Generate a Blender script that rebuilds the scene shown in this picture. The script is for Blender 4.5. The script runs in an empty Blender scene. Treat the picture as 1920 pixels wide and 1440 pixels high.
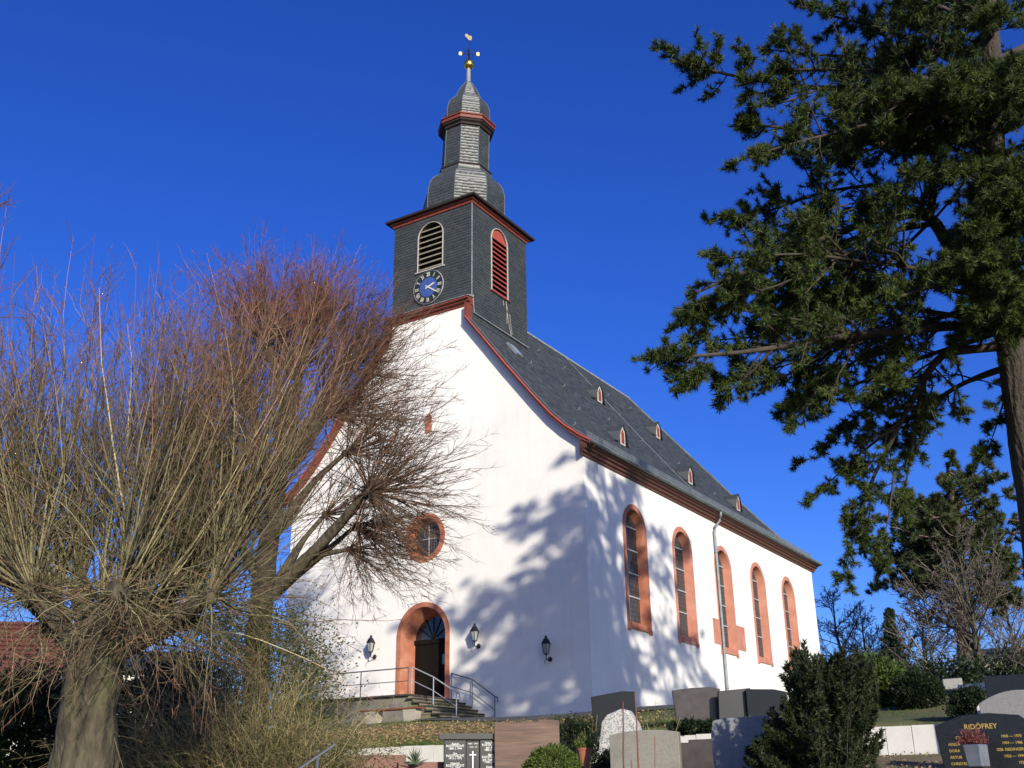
import bpy, bmesh, math, random
import numpy as np
from mathutils import Vector, Matrix
R_ = math.radians
sc = bpy.context.scene
C = sc.collection
random.seed(7)

# ------------------------------------------------------------------ camera, sky, sun, exposure
CAM = np.array([19.002, -35.582, -2.452]); FPX = 1986.2
_y, _p, _r = R_(32.077), R_(21.158), R_(-.738)
FW = np.array([-math.sin(_y)*math.cos(_p), math.cos(_y)*math.cos(_p), math.sin(_p)])
_rt = np.array([math.cos(_y), math.sin(_y), 0.]); _up = np.cross(_rt, FW)
RT = _rt*math.cos(_r) + _up*math.sin(_r); UP = -_rt*math.sin(_r) + _up*math.cos(_r)
def at(px, py, d):
    """surveyed point: photo position and metres of depth -> place in the churchyard"""
    return CAM + (FW + RT*(px-960)/FPX + UP*(720-py)/FPX)*d
cam = bpy.data.cameras.new('camera'); cam.sensor_width = 36; cam.lens = FPX/1920*36
cam.clip_end = 3000; cam.clip_start = .1
camo = bpy.data.objects.new('camera', cam); C.objects.link(camo)
camo.matrix_world = Matrix(((RT[0], UP[0], -FW[0], CAM[0]), (RT[1], UP[1], -FW[1], CAM[1]), (RT[2], UP[2], -FW[2], CAM[2]), (0, 0, 0, 1)))
sc.camera = camo

SUN_AZ, SUN_EL = R_(130), R_(17.7)      # azimuth clockwise from +Y
SUN = Vector((math.sin(SUN_AZ)*math.cos(SUN_EL), math.cos(SUN_AZ)*math.cos(SUN_EL), math.sin(SUN_EL)))
w = bpy.data.worlds.new('World'); sc.world = w; w.use_nodes = True
nt = w.node_tree; nt.nodes.clear()
sky = nt.nodes.new('ShaderNodeTexSky'); sky.sky_type = 'NISHITA'; sky.sun_disc = False
sky.sun_elevation = SUN_EL; sky.sun_rotation = SUN_AZ
sky.altitude = 600; sky.air_density = 1.0; sky.dust_density = 1.4; sky.ozone_density = 7.0
hs = nt.nodes.new('ShaderNodeHueSaturation'); hs.inputs['Hue'].default_value = .523; hs.inputs['Saturation'].default_value = 1.13
bg = nt.nodes.new('ShaderNodeBackground'); bg.inputs[1].default_value = .15
wo = nt.nodes.new('ShaderNodeOutputWorld')
nt.links.new(sky.outputs[0], hs.inputs['Color']); nt.links.new(hs.outputs[0], bg.inputs[0]); nt.links.new(bg.outputs[0], wo.inputs[0])
sl = bpy.data.lights.new('sun', 'SUN'); sl.energy = 4.6; sl.angle = R_(.8); sl.color = (1, .93, .79)
so = bpy.data.objects.new('sun', sl); C.objects.link(so); so.rotation_euler = SUN.to_track_quat('Z', 'Y').to_euler()
sc.view_settings.view_transform = 'Standard'; sc.view_settings.look = 'None'
sc.view_settings.exposure = .3; sc.view_settings.gamma = 1; sc.view_settings.use_curve_mapping = False
sc.render.engine = 'CYCLES'; sc.cycles.max_bounces = 6; sc.cycles.diffuse_bounces = 3; sc.cycles.transparent_max_bounces = 8

# ------------------------------------------------------------------ materials
MAT = {}
def material(name, col, rough=.8, col2=None, scale=4., detail=6, bump=0., bscale=40., spec=.4, metal=0., attr=None, stretch=None, coat=0., col3=None, scale3=.6, lo=.35, hi=.65, bdist=.02, streak=0., vary=False):
    m = bpy.data.materials.new(name); m.use_nodes = True; t = m.node_tree; b = t.nodes['Principled BSDF']
    L = t.links.new
    b.inputs['Roughness'].default_value = rough; b.inputs['Metallic'].default_value = metal
    b.inputs['Specular IOR Level'].default_value = spec; b.inputs['Coat Weight'].default_value = coat
    b.inputs['Base Color'].default_value = (*col, 1)
    tc = t.nodes.new('ShaderNodeTexCoord'); src = tc.outputs['Object']
    if stretch:
        mp = t.nodes.new('ShaderNodeMapping'); mp.inputs['Scale'].default_value = stretch; L(src, mp.inputs[0]); src = mp.outputs[0]
    cur = None
    if col2 is not None:
        mix = t.nodes.new('ShaderNodeMix'); mix.data_type = 'RGBA'
        mix.inputs[6].default_value = (*col, 1); mix.inputs[7].default_value = (*col2, 1)
        if attr:
            a = t.nodes.new('ShaderNodeAttribute'); a.attribute_name = attr; L(a.outputs['Fac'], mix.inputs[0])
        else:
            n = t.nodes.new('ShaderNodeTexNoise'); n.inputs['Scale'].default_value = scale; n.inputs['Detail'].default_value = detail
            rp = t.nodes.new('ShaderNodeMapRange'); rp.inputs[1].default_value = lo; rp.inputs[2].default_value = hi
            L(src, n.inputs['Vector']); L(n.outputs[0], rp.inputs[0]); L(rp.outputs[0], mix.inputs[0])
        cur = mix.outputs[2]
    if col3 is not None:
        mix = t.nodes.new('ShaderNodeMix'); mix.data_type = 'RGBA'; mix.inputs[7].default_value = (*col3, 1)
        if cur is not None: L(cur, mix.inputs[6])
        else: mix.inputs[6].default_value = (*col, 1)
        n = t.nodes.new('ShaderNodeTexNoise'); n.inputs['Scale'].default_value = scale3; n.inputs['Detail'].default_value = 8; n.inputs['Roughness'].default_value = .65
        rp = t.nodes.new('ShaderNodeMapRange'); rp.inputs[1].default_value = .5; rp.inputs[2].default_value = .72
        L(src, n.inputs['Vector']); L(n.outputs[0], rp.inputs[0]); L(rp.outputs[0], mix.inputs[0]); cur = mix.outputs[2]
    if streak:      # faint rain runs
        mp = t.nodes.new('ShaderNodeMapping'); mp.inputs['Scale'].default_value = (2.6, 2.6, .12); L(tc.outputs['Object'], mp.inputs[0])
        n = t.nodes.new('ShaderNodeTexNoise'); n.inputs['Scale'].default_value = 1.3; n.inputs['Detail'].default_value = 9; n.inputs['Roughness'].default_value = .7; L(mp.outputs[0], n.inputs['Vector'])
        rp = t.nodes.new('ShaderNodeMapRange'); rp.inputs[1].default_value = .5; rp.inputs[2].default_value = .75; rp.inputs[4].default_value = streak; L(n.outputs[0], rp.inputs[0])
        mix = t.nodes.new('ShaderNodeMix'); mix.data_type = 'RGBA'; mix.inputs[7].default_value = (.42, .40, .35, 1); L(cur, mix.inputs[6]); L(rp.outputs[0], mix.inputs[0]); cur = mix.outputs[2]
    if vary:        # shoots differ in tone from one to the next
        a = t.nodes.new('ShaderNodeAttribute'); a.attribute_name = 'b'; mix = t.nodes.new('ShaderNodeVectorMath'); mix.operation = 'SCALE'; L(cur, mix.inputs[0]); L(a.outputs['Fac'], mix.inputs['Scale']); cur = mix.outputs[0]
    if cur is not None: L(cur, b.inputs['Base Color'])
    if bump:
        n = t.nodes.new('ShaderNodeTexNoise'); n.inputs['Scale'].default_value = bscale; n.inputs['Detail'].default_value = 8
        bp = t.nodes.new('ShaderNodeBump'); bp.inputs['Strength'].default_value = bump; bp.inputs['Distance'].default_value = bdist
        L(src, n.inputs['Vector']); L(n.outputs[0], bp.inputs['Height']); L(bp.outputs[0], b.inputs['Normal'])
    MAT[name] = m
    return m
def leafmat(name, c1, c2, trans=.25, rough=.6):
    m = material(name, c1, rough, c2, attr='v', spec=.3)
    t = m.node_tree; b = t.nodes['Principled BSDF']; o = t.nodes['Material Output']
    tr = t.nodes.new('ShaderNodeBsdfTranslucent'); mx = t.nodes.new('ShaderNodeMixShader'); mx.inputs[0].default_value = trans
    src = b.inputs['Base Color'].links[0].from_socket
    t.links.new(src, tr.inputs[0]); t.links.new(b.outputs[0], mx.inputs[1]); t.links.new(tr.outputs[0], mx.inputs[2]); t.links.new(mx.outputs[0], o.inputs[0])
    return m
plaster = material('plaster', (.83, .80, .735), .9, (.79, .76, .70), 1.2, 8, .25, 25, spec=.2, col3=(.73, .70, .64), scale3=.35, streak=.14)
slate = material('slate', (.040, .046, .046), .5, (.064, .072, .071), attr='v', bump=.15, bscale=18, spec=.85, col3=(.075, .082, .078), scale3=.7)
slateb = material('slate_base', (.04, .045, .048), .6, bump=.3, bscale=10)
slater = material('slate_roof', (.024, .029, .032), .6, (.075, .083, .085), attr='v', bump=.35, bscale=18, spec=.35, col3=(.052, .058, .058), scale3=.25)
sand = material('sandstone', (.43, .155, .088), .85, (.34, .115, .066), 3., 8, .5, 60, col3=(.50, .24, .15), scale3=1.4)
sandp = material('sandstone_pale', (.50, .215, .145), .85, (.43, .175, .118), 2.5, 8, .35, 60, col3=(.58, .28, .2), scale3=.8)
redwood = material('red_paint', (.21, .045, .028), .6, (.15, .036, .024), 5, 6, .2, 50)
redbright = material('vermilion_paint', (.38, .075, .048), .6, (.30, .06, .04), 6, 6, .1, 50)
brownwood = material('brown_eave_wood', (.085, .038, .028), .7, (.13, .05, .034), 6, 6, .2, 60, stretch=(6, .4, 6))
blackwood = material('tarred_wood', (.022, .014, .012), .8)
whitepaint = material('white_trim', (.50, .47, .42), .6, (.42, .38, .33), 8, 5)
zinc = material('zinc', (.30, .33, .33), .5, (.22, .25, .26), 3, 6, .1, 30, metal=.4)
zincg = material('weathered_zinc', (.10, .115, .11), .55, (.16, .185, .175), 2.5, 7, .1, 30, metal=.15)
lead = material('lead_flashing', (.32, .33, .34), .6, (.2, .21, .22), 4, 6, .2, 20)
gold = material('gilding', (.85, .55, .12), .28, metal=1.)
palegold = material('pale_gilding', (.70, .52, .22), .4, metal=.8)
iron = material('black_iron', (.012, .012, .013), .5, spec=.4)
greyiron = material('grey_iron', (.11, .115, .12), .5, metal=.3)
galv = material('galvanised_steel', (.55, .56, .57), .42, (.45, .46, .47), 10, 4, metal=.5)
dial = material('dial_black', (.014, .025, .022), .5)
dialblue = material('dial_blue', (.035, .075, .25), .55, (.05, .09, .29), 3)
oak = material('dark_oak_door', (.006, .0045, .0035), .7, (.010, .007, .005), 5, 7, .3, 40, stretch=(8, 8, .6), spec=.15)
glassd = material('window_glass', (.012, .015, .018), .1, (.03, .033, .036), 1.4, 4, .12, 6, spec=.8)
clearglass = material('lantern_glass', (.30, .33, .32), .12, spec=.6)
leadbar = material('glazing_bar', (.40, .41, .40), .6, (.30, .31, .31), 8)
leadthin = material('lead_came', (.13, .13, .13), .6)
stonestep = material('mossy_stone', (.17, .155, .09), .9, (.23, .20, .12), 4, 8, .5, 40, col3=(.10, .12, .045), scale3=2.)
stonetread = material('dark_tread', (.045, .042, .036), .9, (.07, .06, .05), 5, 8, .4, 40)
rubble = material('old_concrete', (.27, .24, .19), .95, (.20, .18, .15), 3, 9, .6, 30, col3=(.10, .12, .06), scale3=1.3)
concrete = material('pale_concrete', (.42, .38, .30), .95, (.34, .31, .25), 4, 8, .4, 40)
slabwhite = material('white_slab', (.66, .64, .58), .85, (.58, .56, .5), 2, 8, .2, 30, col3=(.5, .49, .44), scale3=1.2)
benchwood = material('red_brown_plank', (.24, .075, .035), .7, (.17, .055, .03), 5, 8, .3, 50, stretch=(1, 8, 8))
asphalt = material('asphalt', (.085, .083, .08), .95, (.06, .06, .058), 8, 8, .4, 80)
grassm = material('turf', (.07, .09, .028), 1, (.11, .11, .042), 1.3, 8, .6, 30, col3=(.15, .11, .055), scale3=.8)
earth = material('earth', (.13, .10, .065), 1, (.10, .088, .045), 2.2, 9, .6, 20, col3=(.16, .125, .08), scale3=1.4)
blackgran = material('black_granite', (.012, .013, .014), .25, (.02, .021, .023), 60, 3, spec=.35)
darkgran = material('dark_granite', (.014, .015, .015), .3, (.024, .025, .025), 80, 3, spec=.3)
browngran = material('brown_granite', (.028, .022, .02), .3, (.05, .04, .036), 5, 8, spec=.35)
greygran = material('grey_granite', (.20, .195, .185), .6, (.26, .255, .24), 45, 6, .15, 80)
warmgran = material('warm_grey_granite', (.19, .178, .145), .65, (.235, .22, .18), 40, 6, .15, 80, col3=(.15, .14, .115), scale3=2)
bluegran = material('blue_grey_granite', (.16, .17, .178), .55, (.21, .22, .225), 50, 6, .15, 80)
specgran = material('speckled_granite', (.50, .49, .45), .85, (.22, .215, .2), 42, 4, .5, 50, lo=.47, hi=.6)
striped = material('banded_sandstone', (.17, .105, .075), .75, (.095, .062, .048), 2.2, 8, .3, 40, stretch=(.5, .5, 7), col3=(.22, .15, .11), scale3=1.6)
redgran = material('red_granite', (.20, .085, .06), .6, (.15, .065, .05), 30, 6, .1, 60)
terracotta = material('terracotta', (.36, .13, .07), .85, (.28, .1, .05), 8)
stainless = material('brushed_metal', (.55, .56, .56), .35, (.4, .41, .42), 6, metal=.8)
goldletter = material('gold_letters', (.62, .42, .10), .45, metal=.5)
whiteletter = material('white_letters', (.70, .70, .66), .6)
bark_lin = material('linden_bark', (.035, .029, .02), .95, (.11, .092, .058), 7, 10, 1., 14, stretch=(1.3, 1.3, .45), col3=(.085, .09, .036), scale3=1.3, bdist=.03)
bark_dark = material('dark_linden_bark', (.035, .028, .02), .95, (.075, .058, .038), 5, 9, .8, 14)
bark_pine = material('pine_bark', (.075, .06, .047), .95, (.03, .025, .02), 3.2, 9, 1.0, 6, stretch=(2.4, 2.4, .8), bdist=.08, col3=(.12, .096, .072), scale3=3.2)
pine_limb = material('pine_limb_bark', (.040, .032, .026), .95, (.075, .058, .044), 4, 8, .8, 14)
bark_far = material('far_bark', (.30, .19, .14), .95, (.16, .11, .085), 3, 8, .6, 12, stretch=(3, 3, .8))
twig_ol = material('olive_shoots', (.155, .138, .074), .8, (.20, .075, .055), attr='v', spec=.25, vary=True)
twig_rd = material('red_brown_shoots', (.115, .075, .048), .8, (.24, .085, .048), attr='v', spec=.25, vary=True)
twig_gr = material('grey_twigs', (.11, .096, .075), .85, (.15, .125, .10), attr='v', spec=.2, vary=True)
twig_pale = material('straw_stems', (.22, .175, .085), .85, (.30, .25, .12), attr='v', spec=.2, vary=True)
cane = material('red_cane', (.22, .075, .05), .7, (.26, .12, .08), attr='v', vary=True)
needle = leafmat('pine_needles', (.020, .037, .011), (.105, .142, .026), .2)
needlef = leafmat('far_needles', (.035, .052, .018), (.085, .10, .032), .15)
yewm = leafmat('yew_needles', (.014, .022, .007), (.044, .056, .018), .15)
leafg = leafmat('shrub_leaves', (.042, .056, .014), (.135, .135, .038), .3)
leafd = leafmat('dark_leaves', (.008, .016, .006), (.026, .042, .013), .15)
leaft = leafmat('thuja_leaves', (.045, .080, .012), (.15, .19, .035), .25)
leafr = leafmat('rhododendron_leaves', (.030, .055, .010), (.095, .13, .028), .25)
sprucem = leafmat('spruce_needles', (.030, .048, .030), (.070, .098, .062), .1)
agave = leafmat('blue_green_leaves', (.10, .14, .09), (.18, .22, .13), .2)
heather = leafmat('heather', (.14, .035, .04), (.24, .09, .07), .2)
grassb = leafmat('grass_blades', (.06, .11, .018), (.23, .23, .075), .3)
deadleaf = leafmat('dead_leaves', (.22, .135, .065), (.38, .27, .14), .2)
rooftile = material('red_roof_tile', (.15, .045, .03), .85, (.10, .034, .024), 3, 7, .4, 20, stretch=(1, 1, 1))

# ------------------------------------------------------------------ helpers
def link(o, parent=None):
    C.objects.link(o)
    if parent is not None:
        o.parent = parent
    return o
def tag(o, label=None, cat=None, group=None, kind=None):
    if label: o['label'] = label
    if cat: o['category'] = cat
    if group: o['group'] = group
    if kind: o['kind'] = kind
    return o
def thing(name, label, cat, loc=(0, 0, 0), rz=0, group=None):
    o = bpy.data.objects.new(name, None); o.empty_display_size = .2
    o.location = loc; o.rotation_euler = (0, 0, rz); C.objects.link(o)
    return tag(o, label, cat, group)
def npmesh(name, V, F, mat, parent=None, v=None, smooth=False, b=None):
    """V (n,3), F (m,3 or 4) arrays -> one mesh object; v = per-vertex value 0..1"""
    me = bpy.data.meshes.new(name); V = np.ascontiguousarray(V, dtype=np.float32); F = np.ascontiguousarray(F, dtype=np.int32)
    n = F.shape[1]
    me.vertices.add(len(V)); me.vertices.foreach_set('co', V.ravel())
    me.loops.add(F.size); me.loops.foreach_set('vertex_index', F.ravel())
    me.polygons.add(len(F)); me.polygons.foreach_set('loop_start', np.arange(0, F.size, n, dtype=np.int32))
    me.polygons.foreach_set('loop_total', np.full(len(F), n, dtype=np.int32))
    if smooth: me.polygons.foreach_set('use_smooth', np.ones(len(F), dtype=bool))
    if v is not None:
        a = me.attributes.new('v', 'FLOAT', 'POINT'); a.data.foreach_set('value', np.ascontiguousarray(v, dtype=np.float32))
    if b is not None:
        a = me.attributes.new('b', 'FLOAT', 'POINT'); a.data.foreach_set('value', np.ascontiguousarray(b, dtype=np.float32))
    me.update(calc_edges=True); me.materials.append(mat)
    return link(bpy.data.objects.new(name, me), parent)
class MB:
    def __init__(s): s.v = []; s.f = []; s.a = []
    def add(s, vs, fs, a=0.):
        n = len(s.v); s.v += [tuple(map(float, p)) for p in vs]; s.f += [tuple(i+n for i in f) for f in fs]; s.a += [a]*len(vs); return s
    def box(s, x0, x1, y0, y1, z0, z1, a=0.):
        return s.add([(x0,y0,z0),(x1,y0,z0),(x1,y1,z0),(x0,y1,z0),(x0,y0,z1),(x1,y0,z1),(x1,y1,z1),(x0,y1,z1)],
                     [(0,3,2,1),(4,5,6,7),(0,1,5,4),(1,2,6,5),(2,3,7,6),(3,0,4,7)], a)
    def bar(s, a, b, w, h=None, up=(0, 0, 1)):
        a, b = Vector(a), Vector(b); h = h or w; d = (b-a).normalized(); u = Vector(up)
        if abs(d.dot(u)) > .98: u = Vector((1, 0, 0))
        r = d.cross(u).normalized()*(w/2); u = r.cross(d).normalized()*(h/2)
        return s.add([a-r-u, a+r-u, a+r+u, a-r+u, b-r-u, b+r-u, b+r+u, b-r+u], [(0,1,2,3),(4,7,6,5),(0,4,5,1),(1,5,6,2),(2,6,7,3),(3,7,4,0)])
    def tube(s, pts, r, n=8):
        pts = [Vector(p) for p in pts]; rs = r if isinstance(r, (list, tuple)) else [r]*len(pts); vs = []; fs = []
        ref = Vector((0, 0, 1))
        for i, p in enumerate(pts):
            d = (pts[min(i+1, len(pts)-1)] - pts[max(i-1, 0)]).normalized()
            q = ref if abs(d.dot(ref)) < .95 else Vector((1, 0, 0))
            u = d.cross(q).normalized(); w_ = u.cross(d)
            vs += [p + (u*math.cos(2*math.pi*k/n) + w_*math.sin(2*math.pi*k/n))*rs[i] for k in range(n)]
        for i in range(len(pts)-1):
            fs += [(i*n+k, i*n+(k+1) % n, (i+1)*n+(k+1) % n, (i+1)*n+k) for k in range(n)]
        fs += [tuple(range(n)), tuple(reversed(range((len(pts)-1)*n, len(pts)*n)))]
        return s.add(vs, fs)
    def lathe(s, prof, c=(0, 0, 0), n=16, rot=0.):
        vs = []; fs = []
        for r, z in prof: vs += [(c[0]+r*math.cos(2*math.pi*k/n+rot), c[1]+r*math.sin(2*math.pi*k/n+rot), c[2]+z) for k in range(n)]
        for i in range(len(prof)-1): fs += [(i*n+k, i*n+(k+1) % n, (i+1)*n+(k+1) % n, (i+1)*n+k) for k in range(n)]
        fs += [tuple(reversed(range(n))), tuple(range((len(prof)-1)*n, len(prof)*n))]
        return s.add(vs, fs)
    def prism(s, poly, f0, f1):
        """2D outline, two maps (u,v)->3D for the two ends"""
        n = len(poly)
        return s.add([f0(*p) for p in poly]+[f1(*p) for p in poly], [tuple(range(n)), tuple(reversed(range(n, 2*n)))]+[(i, (i+1) % n, n+(i+1) % n, n+i) for i in range(n)])
    def ring(s, outer, inner, fo, close=True):
        """quads between two outlines of equal length; fo maps (u,v,d)"""
        n = len(outer); m = n if close else n-1
        return s.add([fo(*p) for p in outer]+[fo(*p) for p in inner], [(i, (i+1) % n, n+(i+1) % n, n+i) for i in range(m)])
    def build(s, name, mat, parent=None, smooth=False, bevel=0.):
        me = bpy.data.meshes.new(name); me.from_pydata(s.v, [], s.f)
        bm = bmesh.new(); bm.from_mesh(me); bmesh.ops.recalc_face_normals(bm, faces=bm.faces)
        if bevel: bmesh.ops.bevel(bm, geom=[e for e in bm.edges if e.calc_face_angle(0) > .6], offset=bevel, segments=2, affect='EDGES', profile=.6)
        bm.to_mesh(me); bm.free()
        if len(set(s.a)) > 1 and len(me.vertices) == len(s.a):
            a = me.attributes.new('v', 'FLOAT', 'POINT'); a.data.foreach_set('value', np.array(s.a, dtype=np.float32))
        if smooth: me.polygons.foreach_set('use_smooth', np.ones(len(me.polygons), dtype=bool))
        me.materials.append(mat)
        return link(bpy.data.objects.new(name, me), parent)
def filled(name, outer, holes, f, mat, parent=None):
    """flat wall with holes: 2D outlines mapped by f(u,v)"""
    bm = bmesh.new()
    for lp in [outer]+holes:
        vs = [bm.verts.new(f(*p)) for p in lp]
        for i in range(len(vs)): bm.edges.new((vs[i], vs[(i+1) % len(vs)]))
    bmesh.ops.triangle_fill(bm, use_beauty=True, edges=bm.edges[:])
    me = bpy.data.meshes.new(name); bm.to_mesh(me); bm.free(); me.materials.append(mat)
    return link(bpy.data.objects.new(name, me), parent)
def arch(c, w_, z0, zt, n=20):
    r = w_/2; zs = zt-r
    return [(c-r, z0), (c+r, z0)] + [(c+r*math.cos(math.pi*i/n), zs+r*math.sin(math.pi*i/n)) for i in range(n+1)]
def circle(c, z, r, n=40): return [(c+r*math.cos(2*math.pi*i/n), z+r*math.sin(2*math.pi*i/n)) for i in range(n)]
def terr(x, y):
    return float(np.interp(y, [-400, -60, -35, -22, -13.08, -13.0, -9, -4.4, 0, 40, 400], [-9, -5.4, -4.05, -2.62, -1.83, -1.33, -.72, -.03, .04, .05, .05]))

# slates: rows of overlapping little stones between two edge lines, one mesh
def slates(name, rows, width, mat, parent, lift=.008, mask=None, seed=1):
    rg = np.random.default_rng(seed); V = []; F = []; A = []
    for j in range(len(rows)-1):
        a0, b0, a1, b1 = (np.array(q, float) for q in (*rows[j], *rows[j+1]))
        ln = (np.linalg.norm(b0-a0)+np.linalg.norm(b1-a1))/2
        n = max(1, int(round(ln/width)))
        t = np.linspace(0, 1, n+1); t[1:-1] += ((.5 if j % 2 else 0)-.25)/n + rg.uniform(-.12, .12, n-1)/n if n > 1 else 0
        up = (a1+b1-a0-b0)/2; nm = np.cross(b0-a0 if np.linalg.norm(b0-a0) > 1e-6 else b1-a1, up); nm /= np.linalg.norm(nm)+1e-9
        upn = up/(np.linalg.norm(up)+1e-9)
        for i in range(n):
            p = [a0+(b0-a0)*t[i], a0+(b0-a0)*t[i+1], a1+(b1-a1)*t[i+1], a1+(b1-a1)*t[i]]
            if mask and mask(sum(p)/4): continue
            sg = np.sign(t[i+1]-t[i]); g = (p[1]-p[0])*.012; h0 = lift*rg.uniform(.7, 1.5); dz = upn*rg.uniform(-.018, .012); tw = rg.uniform(-.005, .005)
            k = len(V)
            V += [p[0]+g+nm*(h0+tw)+dz, p[1]-g+nm*(h0-tw)+dz, p[2]-g+nm*.004+upn*.02, p[3]+g+nm*.004+upn*.02, p[0]+g-nm*.004+dz, p[1]-g-nm*.004+dz]
            F += [(k, k+1, k+2, k+3), (k+4, k+5, k+1, k)]
            A += [rg.beta(2, 2.4)]*6
    o = npmesh(name, np.array(V), np.array(F), mat, parent, np.array(A)); o['kind'] = 'stuff'
    return o
def lerp(a, b, t): return tuple(np.array(a, float)+(np.array(b, float)-np.array(a, float))*t)

# ------------------------------------------------------------------ the ground
ys = [-400, -200, -100, -60, -45, -35, -30, -26, -22, -19, -16, -13.08, -13.0, -11, -9, -7.5, -6, -4.4, -2, 0, 10, 20, 40, 80, 200, 600, 1500]
xs = [-1500, -500, -200, -100, -60, -40, -30, -20, -15, -10, -6, -3, 0, 3, 6, 9, 12, 15, 18, 22, 30, 40, 60, 100, 200, 500, 1500]
_V = [(x, y, terr(x, y)+(0 if abs(x) > 60 or -14 < y < -12.5 else .05*math.sin(x*.7+y*.4))) for y in ys for x in xs]
_F = [(j*len(xs)+i, j*len(xs)+i+1, (j+1)*len(xs)+i+1, (j+1)*len(xs)+i) for j in range(len(ys)-1) for i in range(len(xs)-1)]
g = npmesh('ground', _V, _F, grassm); g['kind'] = 'structure'
g.data.materials.append(earth)
for p in g.data.polygons:
    if p.center.y < -13.06: p.material_index = 1
m = MB()      # tarred path along the church front, ending at the foot of the steps
pp = [(-4.4, -4.3), (-3.9, -3.0), (-3.6, -.2), (30, -.2), (30, -6.0), (6, -6.1), (-1, -6.0), (-3, -5.7), (-4.1, -5.1)]
pv = []
for i in range(len(pp)):
    a, b = pp[i], pp[(i+1) % len(pp)]
    for k in range(6): pv.append((a[0]+(b[0]-a[0])*k/6, a[1]+(b[1]-a[1])*k/6))
gx = np.linspace(-4.6, 30, 70); gy = np.linspace(-6.1, -.2, 16)
_V = [(x, max(y, -6.1 if x > -1 else -6.1+(-1-x)*.35), 0) for y in gy for x in gx]
_V = [(x, y, terr(x, y)+.05*math.sin(x*.7+y*.4)*(1)+.03) for x, y, z in _V]
npmesh('path', _V, [(j*70+i, j*70+i+1, (j+1)*70+i+1, (j+1)*70+i) for j in range(15) for i in range(69)], asphalt)['kind'] = 'structure'

# ------------------------------------------------------------------ the church
W, L, H = 15.54, 29.0, 10.3
c = -W/2
church = thing('church', 'white plastered church with slate roof, square slate belfry and octagonal spire', 'church', (c, L/2, 0))
def ch(o):
    o.parent = church; o.matrix_parent_inverse = Matrix.Translation((-c, -L/2, 0)); return o
# roof profile, x offset from the right eave to the ridge
PROF = [(.52, 10.52), (.03, 10.84), (-.62, 11.36), (-1.25, 11.98), (-2.0, 12.88), (-3.4, 14.66), (-4.6, 16.25), (-5.5, 17.43), (-5.53, 17.47), (-6.6, 18.9), (c, 20.46)]
def roofz(x):
    return float(np.interp(x, [p[0] for p in PROF][::-1], [p[1] for p in PROF][::-1]))
YF, YB, YR = -.34, 29.5, 20.85
def yfr(x): return YF if x > -5.52 else 4.95
def yend(x): return YB-(.52-x)*(YB-YR)/(.52-c)
SIDE_W = [4.3+4.925*i for i in range(5)]
def mir(x): return 2*c-x
# facade wall
gab = [(x, roofz(x)-.12) for x in (0, -.62, -1.25, -2.0, -3.4, -4.6, -5.5)]
gab = [(0, -.4)]+gab+[(c+2.12, 17.6), (c+2.12, 18.2)]
outer = gab+[(mir(x), z) for x, z in reversed(gab)]
D_OUT = arch(c, 2.7, 1.05, 5.04, 24); RW = circle(c, 7.76, 1.06, 44)
fw_ = ch(filled('facade_wall', outer, [D_OUT, RW], lambda u, v: (u, 0, v), plaster))
sw = ch(filled('side_wall', [(0, -.4), (L, -.4), (L, H+.35), (0, H+.35)], [arch(y, 2.24, 3.71, 8.96) for y in SIDE_W], lambda u, v: (0, u, v), plaster))
m = MB(); m.add([(0, L, -.4), (-W, L, -.4), (-W, L, H+.3), (0, L, H+.3)], [(0, 1, 2, 3)]); ch(m.build('rear_wall', plaster))
m = MB(); m.add([(-W, 0, -.4), (-W, L, -.4), (-W, L, H+.3), (-W, 0, H+.3)], [(0, 1, 2, 3)]); ch(m.build('north_wall', plaster))
m = MB(); m.box(c-2.0, c+2.0, .35, .4, 10, 18); m.box(c-1.6, c+1.6, .75, .8, .9, 9); m.box(-.5, -.45, 1, L-1, 3, 9.5); ch(m.build('inner_wall', blackwood))

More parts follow.
